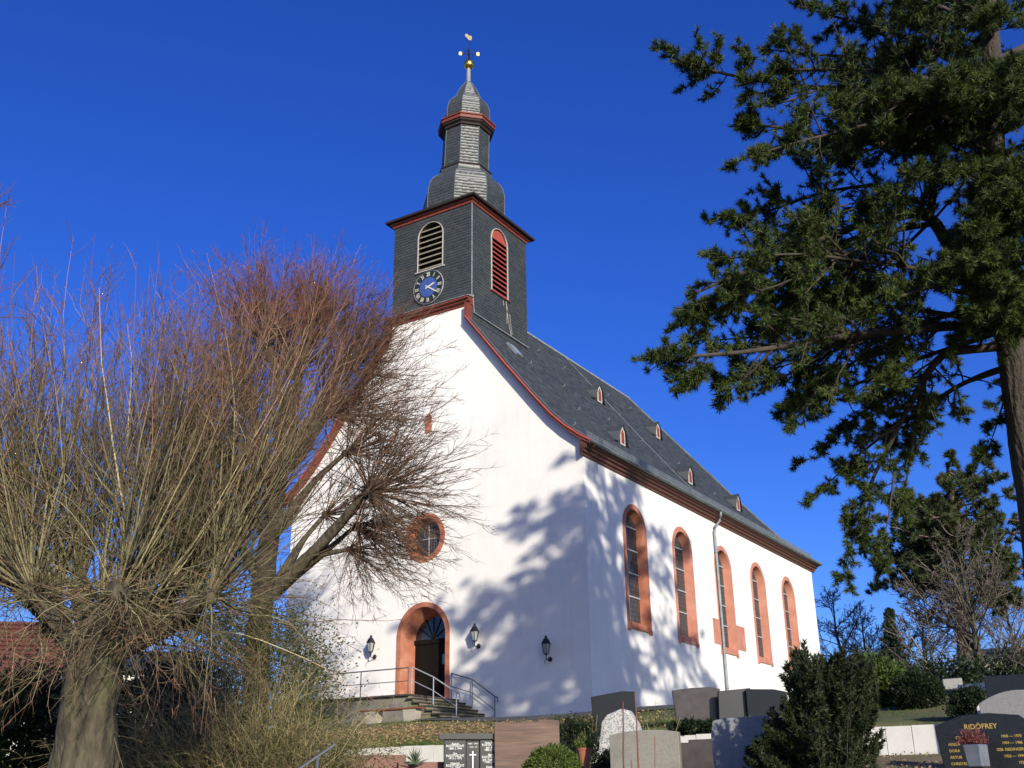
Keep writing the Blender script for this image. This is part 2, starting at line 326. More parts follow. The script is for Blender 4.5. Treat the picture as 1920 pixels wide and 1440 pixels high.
# windows of the long side: stone frame with splayed reveal, glass, bars, cames
def side_window(yc, i):
    o = arch(yc, 2.24, 3.71, 8.96); inn = arch(yc, 1.78, 3.95, 8.73); gl = arch(yc, 1.62, 4.10, 8.65)
    m = MB(); m.ring(o, inn, lambda u, v: (.03, u, v)); m.ring(o, o, lambda u, v: (0, u, v))
    n = len(o); k = len(m.v)
    m.v += [(.03, *p) for p in o]+[(-.02, *p) for p in o]; m.a += [0]*2*n
    m.f += [(k+a, k+(a+1) % n, k+n+(a+1) % n, k+n+a) for a in range(n)]
    k = len(m.v); m.v += [(.03, *p) for p in inn]+[(-.34, *p) for p in gl]; m.a += [0]*2*n
    m.f += [(k+a, k+(a+1) % n, k+n+(a+1) % n, k+n+a) for a in range(n)]
    m.f = [f for f in m.f if len(set(m.v[q] for q in f)) > 2]
    win = ch(m.build('window', sand if i == 0 else sandp))
    def sub(o_): o_.parent = win; o_.matrix_parent_inverse = win.matrix_parent_inverse.copy(); o_.matrix_parent_inverse = Matrix(); return o_
    m = MB()
    for s in (-1, 1): m.box(.0, .045, yc+s*1.0-.13, yc+s*1.0+.13, 3.60, 3.76)
    m.box(.0, .06, yc-1.12, yc+1.12, 3.68, 3.78); sub(m.build('sill', sand if i == 0 else sandp))
    sub(filled('glass', gl, [], lambda u, v: (-.33, u, v), glassd))
    for z in [4.12+.98*q for q in range(1, 5)]:
        m = MB(); m.box(-.325, -.275, yc-.78, yc+.78, z-.03, z+.03); sub(m.build('glazing_bar', leadbar))
    m = MB(); m.box(-.325, -.28, yc-.022-.26, yc+.022-.26, 4.12, 8.45); sub(m.build('mullion', leadbar))
    m = MB()
    for q in range(22):
        z = 4.2+q*.2
        hw = .78 if z < 7.84 else math.sqrt(max(.0, .78**2-(z-7.84)**2))
        m.box(-.325, -.315, yc-hw, yc+hw, z-.006, z+.006)
    for q in range(-5, 6):
        y = yc+q*.13; zt = 7.84+math.sqrt(max(0, .78**2-(y-yc)**2))
        m.box(-.325, -.316, y-.006, y+.006, 4.12, zt)
    sub(m.build('lead_cames', leadthin))
for i, y in enumerate(SIDE_W): side_window(y, i)
for y0, y1 in ((12.28, SIDE_W[2]-1.125), (SIDE_W[2]+1.125, 16.4)):
    m = MB(); m.box(-.05, .022, y0, y1, 4.02, 5.2); ch(m.build('stone_block', sandp))

# round window
def round_window():
    o = circle(c, 7.76, 1.06, 44); q = circle(c, 7.76, .83, 44); gl = circle(c, 7.76, .74, 44); n = 44
    m = MB(); m.ring(o, q, lambda u, v: (u, -.03, v))
    for A, ya, B, yb in ((o, -.03, o, .02), (q, -.03, gl, .34)):
        k = len(m.v); m.v += [(p[0], ya, p[1]) for p in A]+[(p[0], yb, p[1]) for p in B]; m.a += [0]*2*n
        m.f += [(k+a, k+(a+1) % n, k+n+(a+1) % n, k+n+a) for a in range(n)]
    win = ch(m.build('round_window', sand))
    def sub(o_): o_.parent = win; return o_
    sub(filled('glass', gl, [], lambda u, v: (u, .33, v), glassd))
    m = MB(); m.box(c-.018, c+.018, .28, .325, 7.02, 8.5); sub(m.build('glazing_bar', leadbar))
    m = MB(); m.box(c-.74, c+.74, .285, .325, 7.742, 7.778); sub(m.build('glazing_bar', leadbar))
    m = MB()
    for q_ in range(-5, 6):
        h = math.sqrt(.74**2-(q_*.13)**2); m.box(c-h, c+h, .312, .324, 7.76+q_*.13-.005, 7.76+q_*.13+.005); m.box(c+q_*.13-.005, c+q_*.13+.005, .31, .322, 7.76-h, 7.76+h)
    sub(m.build('lead_cames', leadthin))
round_window()

# portal with splayed jambs, two door leaves, fanlight
def portal():
    o = D_OUT; q = arch(c, 2.28, 1.05, 4.83, 24); gl = arch(c, 1.86, 1.05, 4.52, 24); n = len(o)
    def stones(A, ya, B, yb, name, cuts, par):
        # voussoirs and jamb stones, with fine recessed joints
        for (i0, i1) in cuts:
            m = MB(); idx = list(range(i0, i1+1))
            P = [Vector((A[a % n][0], ya, A[a % n][1])) for a in idx]; Q = [Vector((B[a % n][0], yb, B[a % n][1])) for a in idx]
            e = (P[1]-P[0]).normalized()*.006; P[0] = P[0]+e; P[-1] = P[-1]-(P[-1]-P[-2]).normalized()*.006
            e = (Q[1]-Q[0]).normalized()*.006; Q[0] = Q[0]+e; Q[-1] = Q[-1]-(Q[-1]-Q[-2]).normalized()*.006
            k = len(P); m.add(P+Q, [(a, a+1, k+a+1, k+a) for a in range(k-1)])
            ob = m.build(name, sand, par)
    m = MB(); m.ring(o, q, lambda u, v: (u, -.03, v))
    for A, ya, B, yb in ((o, -.03, o, .02), (q, -.03, gl, .72)):
        k = len(m.v); m.v += [(p[0], ya, p[1]) for p in A]+[(p[0], yb, p[1]) for p in B]; m.a += [0]*2*n
        m.f += [(k+a, k+(a+1) % n, k+n+(a+1) % n, k+n+a) for a in range(1, n)]
    por = ch(m.build('portal', sand))
    # joints: thin darker strips sunk between blocks are modelled as shallow ribs of separate jamb stones
    for s in (-1, 1):
        for j in range(6):
            z0 = 1.05+j*.44; m = MB()
            x = c+s*1.14; x2 = c+s*1.35
            m.box(min(x, x2)+.004, max(x, x2)-.004, -.042, -.028, z0+.006, z0+.434); m.build('jamb_stone', sand, por)
    for j in range(9):
        a0 = math.pi*j/9+.008; a1 = math.pi*(j+1)/9-.008; zc = 5.04-1.35; m = MB(); A = [a0+(a1-a0)*t/4 for t in range(5)]
        vs = [(c+r*math.cos(a), y, zc+r*math.sin(a)) for y in (-.042, -.028) for r in (1.145, 1.346) for a in A]
        fs = [(t, t+1, 6+t, 5+t) for t in range(4)]+[(t, 10+t, 11+t, t+1) for t in range(4)]+[(5+t, 6+t, 16+t, 15+t) for t in range(4)]+[(0, 5, 15, 10), (4, 14, 19, 9)]
        m.add(vs, fs); m.build('voussoir', sand, por)
    for s in (-1, 1):
        m = MB(); x0, x1 = (c-.93, c-.012) if s < 0 else (c+.012, c+.93)
        m.box(x0, x1, .70, .76, 1.05, 3.42)
        for zz in ((1.2, 2.0), (2.15, 3.28)):
            m.box(x0+.12, x1-.12, .675, .70, *zz); m.box(x0+.2, x1-.2, .66, .675, zz[0]+.1, zz[1]-.1)
        m.box((x0+x1)/2-.02+.3*-s, (x0+x1)/2+.02+.3*-s, .62, .7, 1.95, 2.12)
        d = m.build('door', oak, por)
    m = MB(); m.box(c-.95, c+.95, .64, .78, 3.42, 3.6); m.build('transom', oak, por)
    m = MB(); m.add([(p[0], .74, p[1]) for p in gl if p[1] >= 3.58]+[(c-.93, .74, 3.58), (c+.93, .74, 3.58)], [tuple(range(len([p for p in gl if p[1] >= 3.58])))])
    m.build('fanlight', glassd, por)
    for a in (35, 65, 90, 115, 145):
        m = MB(); m.bar((c, .72, 3.6), (c+.92*math.cos(R_(a)), .72, 3.6+.9*math.sin(R_(a))), .035, .03); m.build('fanlight_bar', oak, por)
    m = MB(); m.box(c+.52, c+.8, .64, .655, 2.55, 2.95); m.build('notice', material('notice_paper', (.24, .42, .36), .6), por)
portal()
m = MB(); m.box(c-.17+.1, c+.17+.1, -.05, .02, 12.45, 13.15); m.add([(c-.2+.1, -.06, 13.15), (c+.2+.1, -.06, 13.15), (c+.1, -.06, 13.3), (c-.2+.1, .02, 13.15), (c+.2+.1, .02, 13.15), (c+.1, .02, 13.3)], [(0, 1, 2), (3, 5, 4), (0, 2, 5, 3), (1, 4, 5, 2), (0, 3, 4, 1)]); ch(m.build('vent_slit', sand))

# main roof
rows = 10
m = MB()
for side in (0, 1):
    f = (lambda x: x) if side == 0 else mir
    vs = []; k = len(PROF)
    for dz in (0, -.1):
        for x, z in PROF: vs += [(f(x), yfr(x), z+dz), (f(x), yend(x), z+dz)]
    fs = [(2*i, 2*i+1, 2*i+3, 2*i+2) for i in range(k-1)]+[(2*k+2*i, 2*k+2*i+1, 2*k+2*i+3, 2*k+2*i+2) for i in range(k-1)]+[(2*i, 2*i+2, 2*k+2*i+2, 2*k+2*i) for i in range(k-1)]+[(0, 2*k, 2*k+1, 1)]
    m.add(vs, fs)
vs = []
for x, z in PROF: vs += [(x, yend(x), z), (mir(x), yend(x), z)]
m.add(vs, [(2*i, 2*i+1, 2*i+3, 2*i+2) for i in range(len(PROF)-1)])
roof = ch(m.build('roof', slateb))
def roof_rows(step):
    x_ = np.array([p[0] for p in PROF]); z_ = np.array([p[1] for p in PROF]); s_ = np.r_[0, np.cumsum(np.hypot(np.diff(x_), np.diff(z_)))]
    q = np.arange(0, s_[-1], step); return np.interp(q, s_, x_), np.interp(q, s_, z_)
rx, rz = roof_rows(.19)
TX1, TYB = c+2.285, 4.95
slates('roof_slates', [((x, YF+.02, z), (x, yend(x), z)) for x, z in zip(rx, rz)], .27, slater, roof, mask=lambda p: p[0] < TX1 and p[1] < TYB, seed=3)
slates('roof_slates', [((mir(x), yend(x), z), (mir(x), yfr(x)+.02, z)) for x, z in zip(rx[::2], rz[::2])], .5, slater, roof, seed=4)
slates('roof_slates', [((x, yend(x), z), (mir(x), yend(x), z)) for x, z in zip(rx[::2], rz[::2])], .5, slater, roof, seed=5)
m = MB(); m.tube([(c, TYB, 20.5), (c, YR, 20.5)], .07, 8); m.build('ridge_cap', lead, roof)
for s in (0, 1):
    f = (lambda x: x) if s == 0 else mir
    m = MB(); m.tube([(f(x), yend(x)+.0, z+.03) for x, z in PROF], .06, 6); m.build('hip_cap', zincg, roof)
# verge boards on the gable
for s in (0, 1):
    f = (lambda x: x) if s == 0 else mir
    pr = PROF[:8]; vs = []; fs = []
    for x, z in pr: vs += [(f(x), -.36, z+.05), (f(x), -.36, z-.17), (f(x), -.30, z-.2), (f(x), -.0, z-.22), (f(x), -.0, z-.1)]
    for i in range(len(pr)-1): fs += [(5*i+a, 5*i+a+1, 5*i+a+6, 5*i+a+5) for a in range(4)]
    m = MB(); m.add(vs, fs); m.build('verge_board', redwood, roof)
    m = MB(); m.tube([(f(x), -.37, z-.02) for x, z in pr], .045, 6); m.build('verge_moulding', redbright, roof)
    m = MB(); m.tube([(f(x), -.12, z+.1) for x, z in pr], .011, 5); m.build('lightning_wire', zinc, roof)
# stepped cornice over the middle of the gable
m = MB(); x0, x1 = c-2.36, c+2.36
poly = [(0.14, 18.1), (-.06, 18.1), (-.06, 18.2), (-.2, 18.24), (-.2, 18.32), (-.33, 18.34), (-.33, 18.43), (.14, 18.5)]
m.prism(poly, lambda u, v: (x0, u, v), lambda u, v: (x1, u, v)); ch(m.build('gable_cornice', redwood))
m = MB(); m.prism([(-.37, 18.43), (-.37, 18.455), (.14, 18.62), (.14, 18.5)], lambda u, v: (x0-.05, u, v), lambda u, v: (x1+.05, u, v)); ch(m.build('cornice_flashing', lead))
for s in (-1, 1):
    m = MB(); xx = c+s*2.27; m.box(xx-.06, xx+.06, -.33, .12, 17.35, 18.12); ch(m.build('shoulder_board', redwood))
# eaves: moulded board, gutter, snow guard
poly = [(.0, 10.02), (.06, 10.02), (.08, 10.12), (.16, 10.14), (.18, 10.24), (.28, 10.27), (.32, 10.36), (.44, 10.38), (.46, 10.47), (.0, 10.6)]
m = MB(); m.prism(poly, lambda u, v: (u, -.3, v), lambda u, v: (u, 29.4, v)); ch(m.build('eaves_moulding', brownwood))
m = MB(); m.prism([(u+.0, v) for u, v in poly], lambda u, v: (.2, 29.01+u, v), lambda u, v: (-W-.2, 29.01+u, v)); ch(m.build('eaves_moulding', brownwood))
m = MB(); gu = [(.50+.09*math.cos(a), 10.50+.09*math.sin(a)) for a in np.linspace(math.pi, 2*math.pi, 9)]; gu += [(.50+.078*math.cos(a), 10.50+.078*math.sin(a)) for a in np.linspace(2*math.pi, math.pi, 9)]
m.prism(gu, lambda u, v: (u, -.4, v), lambda u, v: (u, 29.5, v)); ch(m.build('gutter', zincg))
sg = MB()
def on_roof(x, off=0.):
    return roofz(x)+off
ax, bx = .16, .1
for k in range(0, 60):
    y = .1+k*.5
    if y > 28.6: break
    for q in range(4):
        yy = y+q*.125
        sg.box(ax-.009, ax+.009, yy-.009, yy+.009, on_roof(ax), on_roof(ax)+.30)
for y0, y1 in ((.05, 9.9), (10.5, 20.0), (20.4, 28.7)):
    for h in (.06, .18, .30): sg.box(ax-.012, ax+.012, y0, y1, on_roof(ax)+h-.012, on_roof(ax)+h+.012)
ch(sg.build('snow_guard', zinc))
m = MB(); yd = 13.2
m.tube([(.50, yd, 10.46), (.50, yd, 10.25), (.42, yd, 10.0), (.2, yd-.05, 9.72), (.13, yd-.07, 9.5), (.13, yd-.07, 6), (.13, yd-.07, .1)], .062, 10); dp = ch(m.build('downpipe', zinc))
for z in (8.4, 5.2, 2.0):
    m = MB(); m.lathe([(.075, 0), (.075, .05)], (.13, yd-.07, z), 10); m.build('pipe_clip', zincg, dp)
# lightning wire and hooks on the roof
m = MB(); m.tube([(x, 12.6+(c-x)/(c-.5)*1.75, z+.09) for x, z in PROF[::-1]], .012, 5); m.build('lightning_wire', zinc, roof)
rg = np.random.default_rng(5)
for (x, y) in [(-6.4, 7.4), (-6.3, 9.9), (-6.2, 14.6), (-6.4, 17.9), (-4.3, 6.2), (-3.6, 9.4), (-3.5, 13.0), (-2.2, 19.4), (-2.9, 5.0), (-4.6, 3.6), (-3.3, 17.2), (-1.2, 1.4)]:
    z = roofz(x); m = MB(); m.bar((x, y, z), (x+.12, y, z+.02), .03, .03); m.bar((x+.12, y, z+.0), (x+.12, y, z+.13), .03, .03); m.build('roof_hook', zinc, roof)
# skylight hatch beside the tower
x = -4.9; zz = roofz(x); sl_ = Vector((1, 0, -1.31)).normalized(); nn = Vector((1.31, 0, 1)).normalized(); p0 = Vector((x-.3, 2.55, roofz(x-.3)))
m = MB(); q = [p0, p0+Vector((0, .6, 0)), p0+Vector((0, .6, 0))+sl_*.85, p0+sl_*.85]
m.add([a+nn*.02 for a in q]+[a+nn*.12 for a in q], [(0, 1, 2, 3), (4, 5, 6, 7), (0, 1, 5, 4), (1, 2, 6, 5), (2, 3, 7, 6), (3, 0, 4, 7)]); hat = m.build('roof_hatch', zinc, roof)
m = MB(); q2 = [p0+Vector((0, .08, 0))+sl_*.08, p0+Vector((0, .52, 0))+sl_*.08, p0+Vector((0, .52, 0))+sl_*.77, p0+Vector((0, .08, 0))+sl_*.77]
m.add([a+nn*.125 for a in q2], [(0, 1, 2, 3)]); m.build('pane', material('hatch_glass', (.35, .42, .5), .08, spec=.8), hat)
# small pointed dormers
def dormer(x, y):
    z = roofz(x)-.02; w_, h, e = .25, .68, .98     # half width, eaves, apex
    m = MB(); xb = x-1.15
    front = [(-w_, 0), (w_, 0), (w_, h), (0, e), (-w_, h)]
    m.prism(front, lambda u, v: (x+.06, y+u, z+v), lambda u, v: (xb, y+u, z+v))
    d = m.build('dormer', slateb, roof)
    m = MB(); o = front; i_ = [(-.15, .08), (.15, .08), (.15, .6), (0, .8), (-.15, .6)]
    m.ring(o, i_, lambda u, v: (x+.085, y+u, z+v)); m.ring([(u*1.0, v) for u, v in o], [(u*1.0, v) for u, v in o], lambda u, v: (x+.085, y+u, z+v))
    k = len(m.v); m.v += [(x+.085, y+u, z+v) for u, v in o]+[(x+.05, y+u, z+v) for u, v in o]; m.a += [0]*10; m.f += [(k+a, k+(a+1) % 5, k+5+(a+1) % 5, k+5+a) for a in range(5)]
    m.f = [f for f in m.f if len(set(m.v[q] for q in f)) > 2]
    m.build('frame', whitepaint, d)
    m = MB(); m.add([(x+.065, y+u, z+v) for u, v in i_], [(0, 1, 2, 3, 4)]); m.build('vent_back', redbright, d)
    for q in range(6): m = MB(); m.bar((x+.075, y-.13, z+.12+q*.09), (x+.075, y+.13, z+.12+q*.09), .03, .014); m.build('slat', redbright, d)
    # swept slate roof, flaring out to the sides onto the main slope
    m = MB(); ap = (x+.16, y, z+e+.06)
    for s in (-1, 1):
        fr = [(x+.16, y, z+e+.05), (x+.16, y+s*(w_*.6), z+h+.16), (x+.16, y+s*(w_+.07), z+h-.05), (x+.12, y+s*(w_+.22), z+.1), (x-.02, y+s*(w_+.6), roofz(x-.02)+.035)]
        xr = x-.66
        bk = [(xr, y, roofz(xr)+.03), (xr+.02, y+s*(w_*.6), roofz(xr)+.03), (xr+.05, y+s*(w_+.1), roofz(xr+.05)+.03), (xr+.2, y+s*(w_+.32), roofz(xr+.2)+.03), (xr+.45, y+s*(w_+.66), roofz(xr+.45)+.03)]
        m.add(fr+bk, [(a, a+1, 6+a, 5+a) for a in range(4)])
    rr = m.build('dormer_roof', slateb, d, smooth=False)
for x, y in ((-4.95, 11.2), (-4.9, 18.3), (-1.95, 7.5), (-1.85, 15.2), (-1.85, 22.1)): dormer(x, y)

# tower
TX0, TYF = c-2.285, .15; TZ = 23.65
bf = arch(c-.08, 1.42, 20.6, 23.12, 16); bs = arch(2.48, 1.38, 19.5, 23.06, 16)
tw = ch(filled('tower_wall', [(TX0, 16), (TX1, 16), (TX1, TZ), (TX0, TZ)], [bf], lambda u, v: (u, TYF, v), slateb))
filled('tower_side', [(TYF, 16), (TYB, 16), (TYB, TZ), (TYF, TZ)], [bs], lambda u, v: (TX1, u, v), slateb, tw)
m = MB(); m.add([(TX0, TYF, 16), (TX0, TYB, 16), (TX0, TYB, TZ), (TX0, TYF, TZ)], [(0, 1, 2, 3)]); m.add([(TX0, TYB, 16), (TX1, TYB, 16), (TX1, TYB, TZ), (TX0, TYB, TZ)], [(0, 1, 2, 3)]); m.build('tower_back', slateb, tw)
def in_arch(u, v, cc, w_, z0, zt):
    r = w_/2; return abs(u-cc) < r and v > z0 and (v < zt-r or (u-cc)**2+(v-zt+r)**2 < r*r)
zz = np.arange(17.3, TZ, .145); zz = zz+np.random.default_rng(2).uniform(-.018, .018, len(zz))
slates('tower_slates', [((TX0, TYF, z), (TX1, TYF, z)) for z in zz], .25, slate, tw, mask=lambda p: in_arch(p[0], p[2], c-.08, 1.5, 20.55, 23.15), seed=11)
slates('tower_slates', [((TX1, TYF, z), (TX1, TYB, z)) for z in zz], .25, slate, tw, mask=lambda p: in_arch(p[1], p[2], 2.48, 1.46, 19.5, 23.1) or p[2] < 17.3, seed=12)
slates('tower_slates', [((TX0, TYB, z), (TX0, TYF, z)) for z in zz[::2]], .5, slate, tw, seed=13)
m = MB(); m.tube([(TX1+.02, TYF-.02, 18.5), (TX1+.02, TYF-.02, TZ)], .022, 6); m.build('corner_strip', lead, tw)
m = MB(); m.tube([(TX1+.06, TYF+.02, 18.5), (TX1+.07, TYF+.1, 17.8), (TX1+.07, TYB, 17.72)], .03, 6); m.build('flashing', lead, tw)
m = MB(); # pale lime runs below the side louvres
for a, b, w_ in (((3.0, 19.45), (3.15, 18.6), .035), ((3.15, 18.6), (3.45, 17.75), .025), ((2.75, 19.4), (2.8, 19.15), .03), ((3.1, 19.2), (3.05, 18.3), .02), ((3.3, 18.9), (3.5, 17.9), .018)):
    m.bar((TX1+.03, *a), (TX1+.03, *b), w_, .012, up=(1, 0, 0))
m.build('lime_streak', whitepaint, tw)
def louvre(name, outline, fmap, inward, nsl, z0, z1, cc, hw, slatmat, framemat, filltop, zr):
    n = len(outline)
    m = MB(); big = [(cc+(u-cc)*1.045, (v-z0)*1.012+z0-.012) for u, v in outline]
    m.ring(big, outline, lambda u, v: fmap(u, v, .05))
    for A, da, B, db in ((big, .05, big, -.01), (outline, .05, outline, .0)):
        k = len(m.v); m.v += [fmap(*p, da) for p in A]+[fmap(*p, db) for p in B]; m.a += [0]*2*n; m.f += [(k+a, k+(a+1) % n, k+n+(a+1) % n, k+n+a) for a in range(n)]
    o = m.build('louvre_frame', framemat, tw)
    m = MB(); m.add([fmap(*p, -.48) for p in outline], [tuple(range(n))]); m.ring(outline, outline, lambda u, v: fmap(u, v, 0)); m.v[-n:] = [fmap(*p, -.48) for p in outline]; m.build('louvre_back', blackwood, o)
    for i in range(nsl):
        z = z0+.08+(z1-z0)*i/nsl; r = hw if z+.1 < zr else math.sqrt(max(.01, hw*hw-(z+.1-zr)**2))
        m = MB(); A = [fmap(cc-r, z, .0), fmap(cc+r, z, .0), fmap(cc+r, z+.17, -.24), fmap(cc-r, z+.17, -.24)]; t = Vector((0, 0, .065))
        m.add([Vector(p) for p in A]+[Vector(p)+t for p in A], [(0, 1, 2, 3), (4, 5, 6, 7), (0, 1, 5, 4), (1, 2, 6, 5), (2, 3, 7, 6), (3, 0, 4, 7)]); m.build('slat', slatmat, o)
    if filltop:
        m = MB(); pts = [p for p in outline if p[1] > zr+.12]; m.add([fmap(*p, -.03) for p in pts], [tuple(range(len(pts)))]); m.build('arch_panel', redbright, o)
    m = MB(); m.prism([(-.0, z0-.06), (.1, z0-.06), (.1, z0-.015), (0, z0+.01)], lambda d, v: fmap(cc-hw*1.18, v, d), lambda d, v: fmap(cc+hw*1.18, v, d)); m.build('sill', framemat if not filltop else redwood, o)
slatgrey = material('weathered_slat', (.27, .24, .17), .8, (.19, .17, .125), 6, 6)
louvre('louvre', bf, lambda u, v, d: (u, TYF-d, v), 1, 8, 20.62, 22.95, c-.08, .71, slatgrey, whitepaint, False, 22.41)
louvre('louvre', bs, lambda u, v, d: (TX1+d, u, v), 1, 12, 19.55, 22.6, 2.48, .69, redbright, whitepaint, True, 22.37)
# clock
ck = Vector((c-.1, TYF-.05, 19.66))
m = MB(); m.lathe([(.86, 0), (.87, .05), (.845, .075), (.825, .05)], (0, 0, 0), 48); 
def facey(o, p): o.matrix_basis = Matrix.Translation(p) @ Matrix.Rotation(R_(90), 4, 'X'); return o
cl = facey(m.build('clock', lead, tw), ck)
m = MB(); m.lathe([(.845, .02), (.845, .062)], (0, 0, 0), 48); m.build('dial', dial, cl)
m = MB(); m.lathe([(.50, .06), (.50, .068)], (0, 0, 0), 40); m.build('dial_centre', dialblue, cl)
numeralpaint = material('numeral_paint', (.62, .58, .46), .6)
NUM = ['XII', 'I', 'II', 'III', 'IIII', 'V', 'VI', 'VII', 'VIII', 'IX', 'X', 'XI']
for k, s in enumerate(NUM):
    m = MB(); a = R_(90-30*k); adv = {'I': .05, 'V': .10, 'X': .10}; tot = sum(adv[x] for x in s); u = -tot/2
    er = Vector((math.cos(a), math.sin(a), 0)); et = Vector((math.sin(a), -math.cos(a), 0))
    def P(uu, vv): return er*(.55+vv*.22)+et*uu+Vector((0, 0, .075))
    for x in s:
        wd = adv[x]
        if x == 'I': segs = [((u+wd/2, 0), (u+wd/2, 1))]
        elif x == 'V': segs = [((u+.01, 1), (u+wd/2, 0)), ((u+wd-.01, 1), (u+wd/2, 0))]
        else: segs = [((u+.01, 1), (u+wd-.01, 0)), ((u+wd-.01, 1), (u+.01, 0))]
        for p, q in segs: m.bar(P(*p), P(*q), .022, .008)
        u += wd
    m.build('numeral', numeralpaint, cl)
for a, ln, w_, nm in ((R_(90-30*2.35), .42, .07, 'hour_hand'), (R_(90-6*21), .66, .05, 'minute_hand')):
    d = Vector((math.cos(a), math.sin(a), 0)); t = Vector((-d.y, d.x, 0)); z = Vector((0, 0, .09 if nm == 'hour_hand' else .1)); m = MB()
    m.add([z-d*.16-t*w_*.5, z-d*.16+t*w_*.5, z+d*ln*.75+t*w_*.6, z+d*ln, z+d*ln*.75-t*w_*.6], [(0, 1, 2, 3, 4)]); m.build(nm, numeralpaint, cl)
# tower cornice: red bed mould, dark spreading eave
def square_ring(prof, name, mat, par, cx=None):
    m = MB(); n = len(prof)
    for r, z in prof: m.v += [(TX0-r, TYF-r, z), (TX1+r, TYF-r, z), (TX1+r, TYB+r, z), (TX0-r, TYB+r, z)]; m.a += [0]*4
    m.f += [(4*i+a, 4*i+(a+1) % 4, 4*i+4+(a+1) % 4, 4*i+4+a) for i in range(n-1) for a in range(4)]
    return m.build(name, mat, par)
square_ring([(-.02, TZ-.2), (.06, TZ-.2), (.08, TZ-.1), (.16, TZ-.07), (.18, TZ+.02)], 'bed_moulding', redwood, tw)
square_ring([(-.05, TZ+.02), (.34, TZ+.02), (.36, TZ+.12), (.30, TZ+.16), (-.1, TZ+.38), (-.6, TZ+.55)], 'tower_eave', blackwood, tw)
# octagonal helm; the spire leans a little, as old spires do
AX, AY = c+.1, (TYF+TYB)/2
def lean(z): return (AX+.024*(z-24), AY+.015*(z-24))
def octo(prof, name, mat, par, sl=None, wd=.24, seed=1, step=.17):
    def pt(r, z, k): a = R_(22.5+45*k); lx, ly = lean(z); return (lx+r*math.cos(a), ly+r*math.sin(a), z)
    m = MB()
    for r, z in prof: m.v += [pt(r, z, k) for k in range(8)]; m.a += [0]*8
    m.f += [(8*i+k, 8*i+(k+1) % 8, 8*i+8+(k+1) % 8, 8*i+8+k) for i in range(len(prof)-1) for k in range(8)]
    o = m.build(name, mat, par)
    if sl:
        rr = np.array([p[0] for p in prof]); z_ = np.array([p[1] for p in prof]); s_ = np.r_[0, np.cumsum(np.hypot(np.diff(rr), np.diff(z_)))]
        q = np.arange(0, s_[-1]+1e-6, step); q[-1] = s_[-1]; R2 = np.interp(q, s_, rr); Z2 = np.interp(q, s_, z_)
        for k in (4, 5, 6, 7, 0, 3):
            slates('spire_slates', [(pt(a, b, k), pt(a, b, (k+1) % 8)) for a, b in zip(R2, Z2)], wd, slate, o, lift=.004, seed=seed+k)
        for k in range(8):
            mm = MB(); mm.tube([pt(a+.012, b, k) for a, b in prof], .018, 5); mm.build('hip_strip', zincg, o)
    return o
lowbell = octo([(1.95, TZ+.42), (2.08, TZ+.75), (2.08, 25.1), (2.06, 25.55), (1.96, 25.95), (1.78, 26.25), (1.5, 26.45), (1.38, 26.62), (1.36, 26.85)], 'lower_bell', slateb, tw, True, seed=30)
octo([(1.36, 26.82), (1.42, 26.84), (1.42, 26.92), (1.3, 26.96)], 'band_moulding', blackwood, tw)
octo([(1.21, 26.92), (1.19, 29.35)], 'drum', slateb, tw, True, seed=40)
octo([(1.19, 29.22), (1.29, 29.25), (1.31, 29.36), (1.42, 29.42), (1.43, 29.5)], 'cornice_bed', blackwood, tw)
octo([(1.41, 29.5), (1.50, 29.52), (1.51, 29.60), (1.45, 29.62), (1.46, 29.70), (1.53, 29.73), (1.53, 29.80), (1.2, 29.95)], 'spire_cornice', redwood, tw)
octo([(1.19, 29.92), (1.2, 30.4), (1.17, 30.75), (1.06, 31.1), (.86, 31.35), (.68, 31.55), (.54, 31.95), (.36, 32.3), (.16, 32.62)], 'upper_bell', slateb, tw, True, wd=.2, seed=50, step=.15)
bx_, by_ = lean(33); m = MB(); m.lathe([(.19, 32.55), (.12, 32.66), (.105, 33.5), (.07, 33.55)], (bx_, by_, 0), 10); ch(m.build('finial_pole', lead))
bx_, by_ = lean(33.8); m = MB(); m.lathe([(.29*math.sin(t), 33.8-.29*math.cos(t)) for t in np.linspace(.05, math.pi-.05, 14)], (bx_, by_, 0), 20); ball = ch(m.build('gilded_ball', gold, smooth=True))
m = MB(); m.tube([(bx_, by_, 34.05), (bx_+.02, by_, 34.9), (bx_+.02, by_, 35.4)], .025, 6)
for a in range(4):
    dx, dy = math.cos(R_(45+90*a))*.2, math.sin(R_(45+90*a))*.2
    m.tube([(bx_, by_, 34.2), (bx_+dx, by_+dy, 34.35), (bx_+dx*1.1, by_+dy*1.1, 34.6), (bx_+dx*.3, by_+dy*.3, 34.75), (bx_, by_, 34.85)], .02, 5)
van = ch(m.build('weathervane', iron))
dv = Vector((.85, .53, -.06)).normalized()
for s in (-1, 1):
    m = MB(); p = Vector((bx_, by_, 34.5)); m.tube([p+dv*s*.08, p+dv*s*.38], .02, 5); m.build('arm', iron, van)
    q = p+dv*s*.47; u = dv; v_ = Vector((0, 0, 1)); n_ = u.cross(v_)
    ol = [(-.08, -.07), (0, -.13), (.09, -.10), (.10, .08), (.03, .14), (-.08, .09)]
    m = MB(); m.prism(ol, lambda a, b: q+u*a+v_*b-n_*.02, lambda a, b: q+u*a+v_*b+n_*.02); m.build('leaf', palegold, van)
m = MB(); p = Vector((bx_+.0, by_, 35.55)); u = Vector((-.45, -.2, .8)).normalized(); v_ = Vector((.7, .4, .5)).normalized(); n_ = u.cross(v_)
ol = [(-.22, .0), (-.1, -.1), (.05, -.07), (.2, -.12), (.34, -.05), (.3, .05), (.12, .08), (.02, .17), (-.1, .12)]
